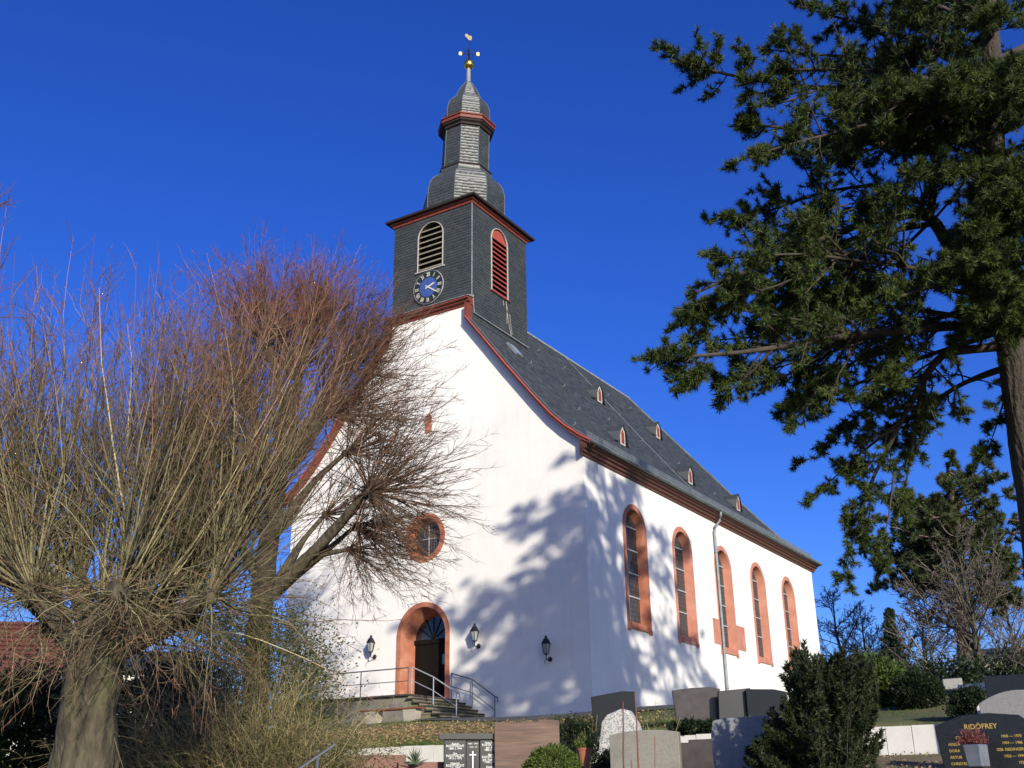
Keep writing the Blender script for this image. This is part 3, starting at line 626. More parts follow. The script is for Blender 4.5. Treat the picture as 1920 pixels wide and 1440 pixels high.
m.prism(ol, lambda a, b: p+u*a+v_*b-n_*.02, lambda a, b: p+u*a+v_*b+n_*.02); m.build('cock', palegold, van)
# ------------------------------------------------------------------ steps, rails, lamps, bench in front of the church
st = thing('entrance_steps', 'mossy stone steps and landing leading up to the church door', 'steps', (-6.5, -1.65, 0))
def sp(o): o.parent = st; o.matrix_parent_inverse = Matrix.Translation((6.5, 1.65, 0)); return o
rg = np.random.default_rng(21)
NST = 7; RISE = 1.05/NST
for j in range(NST):
    z1 = 1.05-RISE*(j+1)+RISE; x0 = -5.95+.3*(j-1); x1 = x0+.3+.05
    if j == 0: continue
    ztop = 1.05-RISE*j
    m = MB(); m.box(-6.0, x1-.06, -3.22, -.02, ztop-RISE-.02, ztop-.055); stp = sp(m.build('step', stonestep))
    cuts = [-3.34, -2.6+rg.uniform(-.3, .3), -1.5+rg.uniform(-.4, .4), -.02]
    for a, b in zip(cuts[:-1], cuts[1:]):
        m = MB(); m.box(x1-.42, x1-.0, a+.008, b-.008, ztop-.058, ztop+rg.uniform(-.006, .006)); m.build('tread_block', stonetread, stp, bevel=.012)
        m = MB(); m.box(x1-.1, x1-.045, a+.012, b-.012, ztop-RISE+.006, ztop-.06); m.build('riser_block', stonestep, stp)
m = MB(); m.box(-12.8, -5.95, -3.2, -.02, -.4, .98); sp(m.build('landing_wall', rubble))
cuts = [-12.85, -11.7, -10.4, -9.3, -8.1, -7.0, -5.9]
for a, b in zip(cuts[:-1], cuts[1:]):
    m = MB(); m.box(a+.008, b-.008, -3.34, -.02, .985, 1.05+rg.uniform(-.005, .005)); sp(m.build('landing_slab', stonetread, bevel=.012))
m = MB(); m.add([(-5.95, -3.18, -.3), (-4.2, -3.18, -.3), (-4.2, -3.18, .1), (-5.95, -3.18, .98), (-5.95, -.05, -.3), (-4.2, -.05, -.3), (-4.2, -.05, .02), (-5.95, -.05, .9)], [(0, 1, 2, 3), (4, 7, 6, 5), (3, 2, 6, 7)])
sp(m.build('stair_flank', rubble))

def rail(label, posts, hgt, ext, mat, hook=True):
    p0 = posts[0]; t = thing('handrail', label, 'handrail', p0)
    def q(o): o.parent = t; o.matrix_parent_inverse = Matrix.Translation((-p0[0], -p0[1], -p0[2])); return o
    for p in posts:
        m = MB(); m.tube([p, (p[0], p[1], p[2]+hgt)], .021, 8); q(m.build('post', mat))
    tp = [Vector(p)+Vector((0, 0, hgt)) for p in posts]
    if ext: tp[-1] = tp[-1]; tp.append(tp[-1]+Vector((.14, 0, -.06))); tp.append(tp[-1]+Vector((.0, 0, -.16)))
    m = MB(); m.tube(tp, .023, 8); q(m.build('top_rail', mat))
    m = MB(); m.tube([Vector(p)+Vector((0, 0, hgt*.5)) for p in posts], .016, 6); q(m.build('middle_rail', mat))
    return t
rail('bright steel handrail on the outer edge of the entrance steps', [(-5.85, -3.2, 1.05), (-4.85, -3.2, .62), (-3.82, -3.2, .02)], .96, True, galv)
rail('dark handrail against the church wall beside the entrance steps', [(-6.2, -.18, 1.05), (-5.2, -.18, .75), (-4.15, -.18, .06)], 1.0, True, greyiron)
rail('thin dark railing along the front edge of the landing left of the steps', [(-6.02, -3.2, 1.05), (-8.3, -3.2, 1.05), (-10.5, -3.2, 1.05), (-12.6, -3.2, 1.05)], .95, False, greyiron)

def lantern(x, z, label):
    t = thing('wall_lantern', label, 'lantern', (x, -.02, z), 0, 'black lanterns on the church front')
    m = MB(); m.lathe([(.02, 0), (.1, .015), (.11, .05), (.06, .09), (.0, .1)], (0, 0, 0), 12)
    for v in range(len(m.v)): a = m.v[v]; m.v[v] = (a[0], -a[2], a[1])
    m.build('wall_plate', iron, t, smooth=True)
    m = MB(); m.tube([(0, -.08, 0), (0, -.2, -.05), (0, -.34, -.03), (0, -.36, .1), (0, -.36, .2)], .02, 6); m.tube([(0, -.36, .02), (-.06, -.42, -.12), (-.04, -.44, -.2)], .012, 5); m.build('bracket', iron, t)
    zb, zt, rb, rt_ = .2, .62, .11, .2
    m = MB()
    for k in range(6):
        a, b = R_(60*k), R_(60*k+60)
        m.bar((rb*math.cos(a), -.36+rb*math.sin(a), zb), (rt_*math.cos(a), -.36+rt_*math.sin(a), zt), .022, .022)
        m.bar((rb*math.cos(a), -.36+rb*math.sin(a), zb), (rb*math.cos(b), -.36+rb*math.sin(b), zb), .022, .022)
        m.bar((rt_*math.cos(a), -.36+rt_*math.sin(a), zt), (rt_*math.cos(b), -.36+rt_*math.sin(b), zt), .03, .025)
    m.lathe([(.03, zb-.05), (rb+.01, zb)], (0, -.36, 0), 6); fr = m.build('cage', iron, t)
    for k in range(6):
        a, b = R_(60*k), R_(60*k+60); q = .93
        m = MB(); m.add([(rb*q*math.cos(a), -.36+rb*q*math.sin(a), zb), (rb*q*math.cos(b), -.36+rb*q*math.sin(b), zb), (rt_*q*math.cos(b), -.36+rt_*q*math.sin(b), zt), (rt_*q*math.cos(a), -.36+rt_*q*math.sin(a), zt)], [(0, 1, 2, 3)]); m.build('pane', clearglass, fr)
    t.scale = (.88, .88, .88)
    m = MB(); m.lathe([(.235, zt), (.22, zt+.03), (.12, zt+.2), (.06, zt+.25), (.055, zt+.29), (.07, zt+.3), (.02, zt+.36)], (0, -.36, 0), 6); m.build('cap', iron, t)
lantern(-10.25, 3.0, 'black wall lantern left of the church door behind the twigs')
lantern(-4.98, 3.02, 'black wall lantern just right of the church door')
lantern(-1.72, 2.28, 'black wall lantern nearest the church corner')

bn = thing('bench', 'low plank bench on stone supports against the landing', 'bench', (-5.9, -4.3, terr(0, -4.3)))
def bp_(o): o.parent = bn; o.matrix_parent_inverse = Matrix.Translation((5.9, 4.3, -terr(0, -4.3))); return o
for y0 in (-4.5, -4.29): m = MB(); m.box(-7.3, -4.55, y0, y0+.195, .40, .455); bp_(m.build('seat_plank', benchwood, bevel=.008))
for x in (-6.95, -5.2): m = MB(); m.add([(x, -4.44, -.12), (x+.42, -4.44, -.12), (x+.5, -4.47, .398), (x-.06, -4.47, .398), (x, -4.1, -.12), (x+.42, -4.1, -.12), (x+.5, -4.08, .398), (x-.06, -4.08, .398)], [(0, 1, 2, 3), (4, 7, 6, 5), (0, 4, 5, 1), (1, 5, 6, 2), (2, 6, 7, 3), (3, 7, 4, 0)]); bp_(m.build('stone_support', concrete))

# retaining wall of white slabs
rw = thing('retaining_wall', 'low retaining wall of upright white slabs along the grass bank', 'wall', (9, -13.1, -1.8))
rg = np.random.default_rng(31); x = -6.0
while x < 26:
    wd = .5; m = MB(); m.box(-wd/2+.006, wd/2-.006, -.045, .045, -.5, .5)
    o = m.build('slab', slabwhite, rw, bevel=.006); o.location = (x+wd/2-9, rg.uniform(-.012, .012), -1.30-.5+1.8+rg.uniform(-.012, .012)); o.rotation_euler = (rg.uniform(-.02, .02), rg.uniform(-.008, .008), 0); x += wd

# ------------------------------------------------------------------ gravestones and grave things
def face_rot(x, y, turn=0.):
    return math.atan2(CAM[0]-x, -(CAM[1]-y))+R_(turn)      # local -Y looks at the photographer, plus a turn
def stone(name, label, cat, px, d, ptop, width, outline, thick, mat, turn=0., tilt=0., bevel=.012, lean_=0.):
    """px: photo column of the middle; ptop: photo row of the highest point"""
    top = at(px, ptop, d); x, y = top[0], top[1]; zb = terr(x, y)-.12; h = top[2]-zb
    t = thing(name, label, cat, (x, y, zb), face_rot(x, y, turn)); t.rotation_euler = (tilt, lean_, face_rot(x, y, turn))
    hi = max(v for u, v in outline); ol = [(u*width, v/hi*h) for u, v in outline]
    m = MB(); m.prism(ol, lambda u, v: (u, -thick/2, v), lambda u, v: (u, thick/2, v)); o = m.build('slab', mat, t, bevel=bevel)
    return t, h
def topcurve(lft, mid, rgt, n=10, b0=-.5, b1=.5):
    q = [(b0, 0), (b1, 0)]
    for i in range(n+1):
        u = i/n; z = (1-u)**2*rgt+2*u*(1-u)*(2*mid-(lft+rgt)/2)+u*u*lft; q.append((.5-u, z))
    return q
stone('headstone', 'dark headstone with a slanting top close before the church corner', 'headstone', 1150, 25.5, 1297, 1.08, [(-.46, 0), (.49, 0), (.5, .985), (.2, 1), (-.5, .9)], .16, darkgran, -6)
stone('headstone', 'brown polished headstone with flared sides before the second window', 'headstone', 1304, 25, 1289, 1.12, [(-.42, 0), (.5, 0), (.5, .95), (.3, 1), (-.1, .985), (-.5, .94)], .16, browngran, 4)
m = None
stone('headstone', 'dark grey tapered headstone nearest the brown polished one', 'headstone', 1374, 24.5, 1291, .78, [(-.5, 0), (.5, 0), (.5, .99), (-.45, .93)], .15, darkgran, 8)
stone('headstone', 'dark grey headstone half hidden by the tall yew', 'headstone', 1436, 24.2, 1291, .9, [(-.5, 0), (.5, 0), (.5, .9), (.2, .97), (-.5, 1)], .15, darkgran, -3)
stone('headstone', 'banded red brown sandstone slab with a stepped top beside the black triptych', 'headstone', 987, 20, 1350, 1.22, [(-.49, 0), (.5, 0), (.5, .985), (.2, 1), (.16, .97), (-.5, .965)], .22, striped, 3)
stone('boulder_headstone', 'pale speckled granite boulder headstone with a pointed shoulder', 'headstone', 1162, 16.6, 1330, .82, [(-.5, 0), (.5, 0), (.47, .62), (.34, .85), (.2, .985), (.05, 1), (-.22, .94), (-.33, .86), (-.42, .5)], .3, specgran, -14, bevel=.05)
stone('headstone', 'warm grey granite headstone with a gently curved top behind red canes', 'headstone', 1208, 13.6, 1369, .9, topcurve(.95, 1.0, .97), .14, warmgran, -12, bevel=.01)
stone('headstone', 'blue grey headstone with rounded corners partly behind the yew', 'headstone', 1402, 14, 1343, 1.0, [(-.47, 0), (.47, 0), (.48, .7), (.46, .97), (.3, 1), (-.3, .985), (-.46, .96), (-.495, .8)], .14, bluegran, -4, bevel=.02)
stone('headstone', 'low reddish stone beside the warm grey headstone', 'headstone', 1305, 17.5, 1386, .62, [(-.5, 0), (.5, 0), (.5, 1), (-.2, .985), (-.2, .93), (-.5, .93)], .2, browngran, 3)
stone('headstone', 'long low red granite stone at the foot of the white slabs', 'headstone', 690, 20.5, 1416, 1.45, [(-.5, 0), (.5, 0), (.5, 1), (-.5, .99)], .3, redgran, 8)
stone('headstone', 'small low red granite stone left of the black triptych', 'headstone', 792, 20.2, 1429, .95, [(-.5, 0), (.5, 0), (.5, 1), (-.5, .99)], .3, redgran, 8)
stone('headstone', 'rounded grey headstone behind the gold lettered stone', 'headstone', 1908, 16.3, 1294, 1.16, topcurve(.86, 1.0, .86, 14), .16, greygran, -10)
stone('headstone', 'wide black headstone at the right edge above the rounded grey one', 'headstone', 1932, 19, 1262, 1.56, [(-.5, 0), (.5, 0), (.5, 1), (-.5, .985)], .16, blackgran, -5)
stone('headstone', 'small white slanted headstone between dark bush and black stone', 'headstone', 1822, 27, 1281, .68, [(-.5, 0), (.5, 0), (.5, 1), (.3, .97), (-.5, .93)], .14, slabwhite, -6)
stone('headstone', 'plain grey headstone beside the far pine trunk', 'headstone', 1784, 29, 1272, .5, [(-.5, 0), (.5, 0), (.5, 1), (-.5, .95)], .2, greygran, 10)
t, h = stone('headstone', 'small white headstone with a red cross beside the rounded grey stone', 'headstone', 1852, 17, 1312, .36, topcurve(.9, 1.0, .9), .1, slabwhite, -6)
m = MB(); m.box(-.02, .02, -.066, -.052, h-.34, h-.06); m.build('cross_upright', redwood, t); m = MB(); m.box(-.1, .1, -.068, -.053, h-.2, h-.16); m.build('cross_arm', redwood, t)

def letters(txt, size, mat, parent, loc, name='lettering', align='CENTER', sx=1.):
    cu = bpy.data.curves.new(name, 'FONT'); cu.body = txt; cu.size = size; cu.align_x = align; cu.extrude = .003; cu.resolution_u = 2; cu.offset = size*.012
    o = bpy.data.objects.new(name, cu); C.objects.link(o)
    dg = bpy.context.evaluated_depsgraph_get(); me = bpy.data.meshes.new_from_object(o.evaluated_get(dg)); bpy.data.objects.remove(o)
    me.materials.clear(); me.materials.append(mat)
    n = link(bpy.data.objects.new(name, me), parent); n.location = loc; n.rotation_euler = (R_(90), 0, 0); n.scale = (sx, 1, 1); return n
t, h = stone('headstone', 'black headstone with gold lettering behind the metal planter at right', 'headstone', 1836, 13, 1338, 1.06, [(-.42, 0), (.49, 0), (.5, .9), (.42, .965), (.1, 1), (-.2, .985), (-.5, .88), (-.5, .8)], .15, blackgran, -8)
letters('RIDÖFREY', .082, goldletter, t, (.0, -.079, h-.18), sx=1.)
for z, a, b in ((.29, 'DICTMAR A.', '1900 — 1970'), (.365, 'ADELA', '1904 — 1986'), (.44, 'DORA', 'GEB. RIEDINGER'), (.515, 'ARTUR', '1926 — 1994'), (.59, 'CHRISTEL', '1928')):
    letters(a, .046, goldletter, t, (-.40 if z > .3 else -.3, -.079, h-z), align='LEFT', sx=.95); letters(b, .046, goldletter, t, (.44, -.079, h-z), align='RIGHT', sx=.9)
# black triptych
top = at(886, 1376, 20); zb = terr(top[0], top[1])-.1
t = thing('headstone', 'black granite triptych headstone with white lettering and cross under a capstone', 'headstone', (top[0], top[1], zb), face_rot(top[0], top[1], 6)); hh = top[2]-zb
for x0, x1, y0, nm in ((-.54, -.13, -.1, 'left_panel'), (-.125, .125, -.05, 'middle_panel'), (.13, .54, -.1, 'right_panel')):
    m = MB(); m.box(x0, x1, y0, .1, 0, hh-.105); m.build(nm.split('_')[1], blackgran, t, bevel=.008)
m = MB(); m.prism([(-.64, hh-.085), (-.6, hh-.1), (.6, hh-.1), (.64, hh-.085), (.64, hh-.02), (.6, hh), (-.6, hh), (-.64, hh-.02)], lambda u, v: (u, -.17, v), lambda u, v: (u, .15, v)); m.build('capstone', blackgran, t)
for i, s in enumerate(['August', 'ROSTFUSCHT', '1880 † 1944', '', 'Ilse', 'ROSTFUSCHT', '1913 † 1975', '', 'Heinrich', 'ROSTFUSCHT', 'geb. 1907']):
    if s: letters(s, .058 if s.isupper() else .052, whiteletter, t, (-.335, -.104, hh-.195-i*.043), sx=.95)
for i, s in enumerate(['Anna Maria', 'ROSTFUSCHT', 'geb. Karg', '1886 † 1960', '', 'Maria', 'ROSTFUSCHT', 'geb. Kammerer', '1908 † 1974', '', 'Elisabeth', 'ROSTFUSCHT']):
    if s: letters(s, .058 if s.isupper() else .052, whiteletter, t, (.335, -.104, hh-.18-i*.043), sx=.95)
letters('1880 – 1944', .036, whiteletter, t, (0, -.054, hh-.19)); letters('1913 – 75', .036, whiteletter, t, (0.01, -.054, hh-.25))
m = MB(); m.box(-.012, .012, -.064, -.051, hh-.75, hh-.31); m.build('cross', whiteletter, t); m = MB(); m.box(-.065, .065, -.066, -.052, hh-.385, hh-.365); m.build('cross_arm', whiteletter, t)
# grave planter of brushed metal
p = at(1828, 1396, 12.1); zb = terr(p[0], p[1])
t = thing('planter', 'brushed metal planter box with faded heather before the gold lettered stone', 'planter', (p[0], p[1], zb), face_rot(p[0], p[1], -25)); hh = p[2]-zb
m = MB(); m.box(-.1, .1, -.1, .1, 0, hh-.24); m.build('plinth', blackgran, t)
m = MB(); m.add([(-.08, -.09, hh-.24), (.09, -.1, hh-.24), (.1, .09, hh-.24), (-.09, .09, hh-.24), (-.1, -.11, hh), (.1, -.11, hh), (.1, .1, hh), (-.1, .1, hh)], [(3, 2, 1, 0), (4, 5, 6, 7), (0, 1, 5, 4), (1, 2, 6, 5), (2, 3, 7, 6), (3, 0, 4, 7)]); m.build('box', stainless, t, bevel=.012)
planter_top = np.array([p[0], p[1], p[2]])
# dark handrail of the lower path
a = at(545, 1452, 13); b = at(628, 1395, 13.4); t = thing('path_handrail', 'dark steel handrail slanting up in front of the tangled shrub', 'handrail', (b[0], b[1], terr(b[0], b[1])))
def q_(o): o.parent = t; o.matrix_parent_inverse = Matrix.Translation(-Vector(t.location)); return o
a2 = a+(a-b)*1.2; m = MB(); m.bar(a2, b, .05, .025); q_(m.build('top_rail', greyiron))
for f in (.18, .95): p = b+(a2-b)*f; m = MB(); m.tube([(p[0], p[1], terr(p[0], p[1])-.1), p], .02, 8); q_(m.build('post', greyiron))

# ------------------------------------------------------------------ branching
def unit(a): return a/(np.linalg.norm(a, axis=-1, keepdims=True)+1e-9)
def grow(rg, p0, d0, ln, K, up=.3, wob=.25, grav=0.):
    """N bending shoots -> (N,K,3)"""
    N = len(p0); P = np.zeros((N, K, 3)); P[:, 0] = p0; d = unit(np.asarray(d0, float)); z = np.array([0, 0, 1.])
    for k in range(1, K):
        d = unit(d+z*(up/K)-z*(grav*k/K/K)+rg.normal(0, wob/math.sqrt(K), (N, 3))); P[:, k] = P[:, k-1]+d*(np.asarray(ln)[:, None]/(K-1))
    return P
def side(rg, P, n, t0, t1, ang, lmul, ln, K, up=.3, wob=.25, grav=0., flat=0.):
    """n side twigs for every parent"""
    N, KP, _ = P.shape; t = rg.uniform(t0, t1, (N, n)); f = t*(KP-1); i = np.minimum(f.astype(int), KP-2); fr = (f-i)[..., None]; r = np.arange(N)[:, None]
    p0 = P[r, i]*(1-fr)+P[r, i+1]*fr; tg = unit(P[r, i+1]-P[r, i])
    rnd = rg.normal(0, 1, (N, n, 3)); rnd[..., 2] *= (1-flat); perp = unit(rnd-(rnd*tg).sum(-1, keepdims=True)*tg)
    a = np.radians(rg.normal(ang, ang*.25, (N, n)))[..., None]
    d0 = tg*np.cos(a)+perp*np.sin(a)
    l = np.asarray(ln)[:, None]*(1-t*.75)*lmul*rg.uniform(.5, 1.2, (N, n))
    return grow(rg, p0.reshape(-1, 3), d0.reshape(-1, 3), l.ravel(), K, up, wob, grav), l.ravel(), t.ravel()
def tubes(P, r0, S=4, taper=.8, tip=None):
    N, K, _ = P.shape; t = np.linspace(0, 1, K); R = np.asarray(r0)[:, None]*(1-taper*t)[None, :]
    T = unit(np.gradient(P, axis=1)); ref = np.where(np.abs(T[..., 2:3]) < .9, np.array([0, 0, 1.]), np.array([1., 0, 0])); U = unit(np.cross(T, ref)); W_ = np.cross(U, T)
    a = np.arange(S)*2*np.pi/S
    V = P[:, :, None]+(U[:, :, None]*np.cos(a)[:, None]+W_[:, :, None]*np.sin(a)[:, None])*R[:, :, None, None]
    base = (np.arange(N)*K*S)[:, None, None]+(np.arange(K-1)*S)[None, :, None]; s = np.arange(S)[None, None, :]; s2 = (np.arange(S)+1) % S
    F = np.stack([base+s, base+s2, base+S+s2, base+S+s], -1).reshape(-1, 4)
    return V.reshape(-1, 3), F, np.broadcast_to(t[None, :, None], (N, K, S)).reshape(-1)
class Twigs:
    def __init__(s): s.V = []; s.F = []; s.A = []; s.B = []; s.n = 0; s.rg = np.random.default_rng(5)
    def add(s, P, r0, S=4, taper=.8, a0=0., a1=1., jit=None):
        V, F, t = tubes(P, r0, S, taper); s.V.append(V); s.F.append(F+s.n); s.n += len(V)
        v = a0+(a1-a0)*t
        if jit is not None: v = v+np.repeat(jit, P.shape[1]*S)
        s.A.append(np.clip(v, 0, 1)); s.B.append(np.repeat(np.exp(s.rg.normal(-.06, .38, len(P))), P.shape[1]*S)); return s
    def build(s, name, mat, parent): return npmesh(name, np.concatenate(s.V), np.concatenate(s.F), mat, parent, np.concatenate(s.A), True, np.concatenate(s.B))
def leaves(rg, P, size, n_dir=None, aspect=.45, spread=1.):
    """one diamond leaf per point: returns V,F"""
    N = len(P); d = rg.normal(0, 1, (N, 3)) if n_dir is None else unit(n_dir)+rg.normal(0, spread, (N, 3)); d = unit(d); q = rg.normal(0, 1, (N, 3)); s = unit(np.cross(d, q))
    L_ = (size*rg.uniform(.6, 1.3, N))[:, None]; w_ = L_*aspect
    V = np.stack([P, P+d*L_*.5+s*w_*.5, P+d*L_, P+d*L_*.5-s*w_*.5], 1).reshape(-1, 3); F = np.arange(N*4).reshape(N, 4); return V, F
def trunk_mesh(name, pts, rad, mat, parent, S=18, rough=.06, seed=1, ridge=0.):
    """knobbly trunk along a polyline"""
    rg = np.random.default_rng(seed); pts = np.array(pts, float); s = np.r_[0, np.cumsum(np.linalg.norm(np.diff(pts, axis=0), axis=1))]; K = max(6, int(s[-1]/.16)); q = np.linspace(0, s[-1], K)
    P = np.stack([np.interp(q, s, pts[:, i]) for i in range(3)], 1)
    for _ in range(3): P[1:-1] = (P[:-2]+2*P[1:-1]+P[2:])/4
    R = np.interp(q, s, rad); T = unit(np.gradient(P, axis=0)); ref = np.array([1., 0, 0]); V = []
    ph = rg.uniform(0, 6.28, 6); a = np.arange(S)*2*np.pi/S
    for k in range(K):
        U = unit(np.cross(T[k], ref)); W_ = np.cross(U, T[k])
        rr = R[k]*(1+rough*(np.sin(3*a+ph[0]+q[k]*.8)+.7*np.sin(5*a+ph[1]-q[k]*1.7)+.6*np.sin(8*a+ph[2]+q[k]*4)+.5*np.sin(2*a+ph[3]+q[k]*2.2))+rg.normal(0, rough*.35, S))
        if ridge: rr = rr*(1+ridge*(np.abs(np.sin(6*a+ph[4]+.6*np.sin(q[k]*2.1+a)))+.7*np.abs(np.sin(10*a-ph[5]+.5*np.sin(q[k]*3.3)))-.9)+rg.normal(0, ridge*.3, S))
        V.append(P[k]+(U*np.cos(a)[:, None]+W_*np.sin(a)[:, None])*rr[:, None])
    V = np.concatenate(V); F = np.array([(k*S+i, k*S+(i+1) % S, (k+1)*S+(i+1) % S, (k+1)*S+i) for k in range(K-1) for i in range(S)])
    V = np.r_[V, P[-1:]+T[-1]*R[-1]*.5]; o = npmesh(name, V, F, mat, parent, None, True)
    return o
def blob(name, cen, rad, mat, parent, seed=1, rough=.26, sq=(1, 1, 1)):
    bm = bmesh.new(); bmesh.ops.create_icosphere(bm, subdivisions=3, radius=1); rg = np.random.default_rng(seed); k = rg.normal(0, 4.5, (8, 3)); ph = rg.uniform(0, 6, 8)
    for v in bm.verts:
        n = sum(math.sin(float(np.dot(k[i], v.co))+ph[i]) for i in range(8))/8; v.co = Vector((v.co.x*sq[0], v.co.y*sq[1], v.co.z*sq[2]))*(rad*(1+rough*2*n))+Vector(cen)
    for f in bm.faces: f.smooth = True
    me = bpy.data.meshes.new(name); bm.to_mesh(me); bm.free(); me.materials.append(mat); return link(bpy.data.objects.new(name, me), parent)
def rooted(name, label, cat, p, group=None):
    t = thing(name, label, cat, tuple(map(float, p)), 0, group)
    def q(o): o.parent = t; o.matrix_parent_inverse = Matrix.Translation(-Vector(t.location)); return o
    return t, q
def cone_dirs(rg, n, axis, spread):
    ax = unit(np.array(axis, float)); d = rg.normal(0, 1, (n, 3)); d = unit(d); return unit(ax+d*spread*rg.uniform(.2, 1, (n, 1)))

# ------------------------------------------------------------------ pollarded linden in front
rg = np.random.default_rng(41); D = 14.
b0 = at(160, 1475, D); b0[2] = terr(b0[0], b0[1])-.1
tree, q = rooted('pollard_tree', 'thick pollarded linden with a broom of upright olive shoots at left', 'tree', b0)
tp = [b0, at(163, 1400, D), at(165, 1320, D), at(178, 1240, D), at(188, 1185, D)]
q(trunk_mesh('trunk', tp, [.50, .40, .345, .33, .36], bark_lin, None, 60, .06, 2, .055))
heads = [(190, 1165, 0, .25), (105, 1165, .25, .2), (255, 1172, -.2, .2), (305, 1135, .35, .17), (150, 1110, .5, .18), (222, 1112, -.45, .18), (62, 1112, -.1, .15), (348, 1160, .0, .14), (20, 1080, .3, .13), (392, 1118, -.3, .13), (340, 1090, .5, .13), (270, 1070, .6, .13)]
limb = []
for i, (px, py, dd, r) in enumerate(heads):
    p = at(px, py, D+dd); q(blob('burr_head', p, r, bark_lin, None, 60+i, .2, (1, 1, 1.1)))
    if i: q(trunk_mesh('limb', [at(178, 1235, D), (at(178, 1235, D)+p)/2+np.array([0, 0, -.05]), p], [.24, r*.85, r*.8], bark_lin, None, 12, .09, 80+i))
tw_ = Twigs(); HP = np.array([at(px, py, D+dd) for px, py, dd, r in heads]); hr = np.array([h[3] for h in heads])
Zv = np.array([0, 0, 1.]); Rv = np.array([_rt[0], _rt[1], 0]); Fv = np.array([-math.sin(_y), math.cos(_y), 0])
def shoot_set(N, fx, fz, fy, L0, L1, up, wob, r0, r1, idx=None, grav=0.):
    i = rg.integers(0, len(heads), N) if idx is None else rg.choice(idx, N)
    lat = rg.normal(fx[0], fx[1], N)+(HP[i]-HP[0])@Rv*.22; dep = rg.normal(fy[0], fy[1], N); d = Rv*lat[:, None]+Fv*dep[:, None]+Zv*rg.normal(fz[0], fz[1], N)[:, None]; d = unit(d)
    p0 = HP[i]+d*hr[i][:, None]*.7; ln = rg.uniform(L0, L1, N); P = grow(rg, p0, d, ln, 9, up, wob, grav); rr = rg.uniform(r0, r1, N); j = rg.normal(0, .12, N)
    tw_.add(P, rr, 4, .86, -.7, .75, j); return P, ln
def clothe(P, ln, n1, n2, s=1.):
    a, la, ta = side(rg, P, n1, .12, .98, 33, .36*s, ln, 5, .45, .4); ok = la > .12; a, la, ta = a[ok], la[ok], ta[ok]
    tw_.add(a, .0035+.003*la, 3, .75, 0, 0, rg.normal(-.15, .15, len(a))+ta*.8)
    b, lb, tb = side(rg, a, n2, .2, .95, 30, .5, la, 3, .3, .35); tb = np.repeat(ta, n2); ok = lb > .08
    tw_.add(b[ok], np.full(ok.sum(), .0028), 3, .6, 0, 0, rg.normal(-.05, .18, ok.sum())+tb[ok]*.85)
P, ln = shoot_set(300, (.0, .16), (1, .05), (0, .22), 3.0, 5.1, .5, .2, .009, .024); clothe(P, ln, 17, 2)
P, ln = shoot_set(100, (.45, .22), (.9, .2), (-.1, .4), 1.9, 4.2, .55, .22, .010, .022, [2, 3, 5, 7, 9, 10, 11]); clothe(P, ln, 12, 2)
P, ln = shoot_set(90, (-.45, .25), (.75, .25), (0, .4), 1.8, 3.6, .6, .22, .012, .022, [1, 4, 6, 8]); clothe(P, ln, 12, 2)
P, ln = shoot_set(170, (.55, .75), (.05, .3), (-.3, .6), 1.0, 3.0, .1, .5, .006, .013, None, .5); clothe(P, ln, 8, 2, .9)
P, ln = shoot_set(220, (.2, .7), (-.5, .3), (-.6, .6), .6, 2.0, -.3, .6, .005, .01, None, 1.); clothe(P, ln, 5, 1, .8)
P, ln = shoot_set(700, (0, .9), (.1, .9), (0, .8), .1, .55, 0, .5, .004, .010, None, .3)
q(tw_.build('crown', twig_ol, None))

# ------------------------------------------------------------------ taller linden behind it, before the church
rg = np.random.default_rng(43); D = 32.
b0 = at(478, 1330, D); b0[2] = terr(b0[0], b0[1])-.2
tree, q = rooted('linden_tree', 'tall knobbly linden with reddish twigs spreading before the white gable', 'tree', b0)
fork = at(505, 1010, D)
q(trunk_mesh('trunk', [b0, at(485, 1200, D), at(495, 1090, D), fork, at(520, 900, D), at(545, 820, D), at(548, 720, D)], [.46, .36, .32, .30, .26, .2, .15], bark_dark, None, 16, .07, 5))
LH = [((610, 775), (560, 860), .0, .30), ((690, 922), (622, 1000), -1., .26), ((548, 700), None, .2, .26), ((470, 760), (500, 900), .5, .26), ((420, 850), (470, 960), -.6, .24), ((580, 640), (555, 730), .8, .2), ((500, 640), (530, 740), -.8, .2), ((640, 690), (590, 770), 1.4, .2), ((668, 985), (615, 1030), .6, .14), ((380, 930), (440, 1000), .6, .2), ((648, 850), (590, 900), -.6, .15), ((610, 965), (570, 1010), .8, .14), ((655, 1030), (600, 1040), -.2, .13)]
pts = []
for i, (h_, k_, dd, r) in enumerate(LH):
    p = at(h_[0], h_[1], D+dd); pts.append((p, r))
    if k_: q(trunk_mesh('limb', [at(503, 1120, D) if h_[1] > 860 else at(505, 1010, D) if h_[1] > 800 else at(525, 880, D), at(k_[0], k_[1], D+dd*.5), p], [.2, r*.62, r*.45], bark_lin, None, 10, .09, 100+i))
    q(blob('burr_head', p, r*.75, bark_dark, None, 120+i, .3))
tw_ = Twigs(); cen = at(520, 960, D)
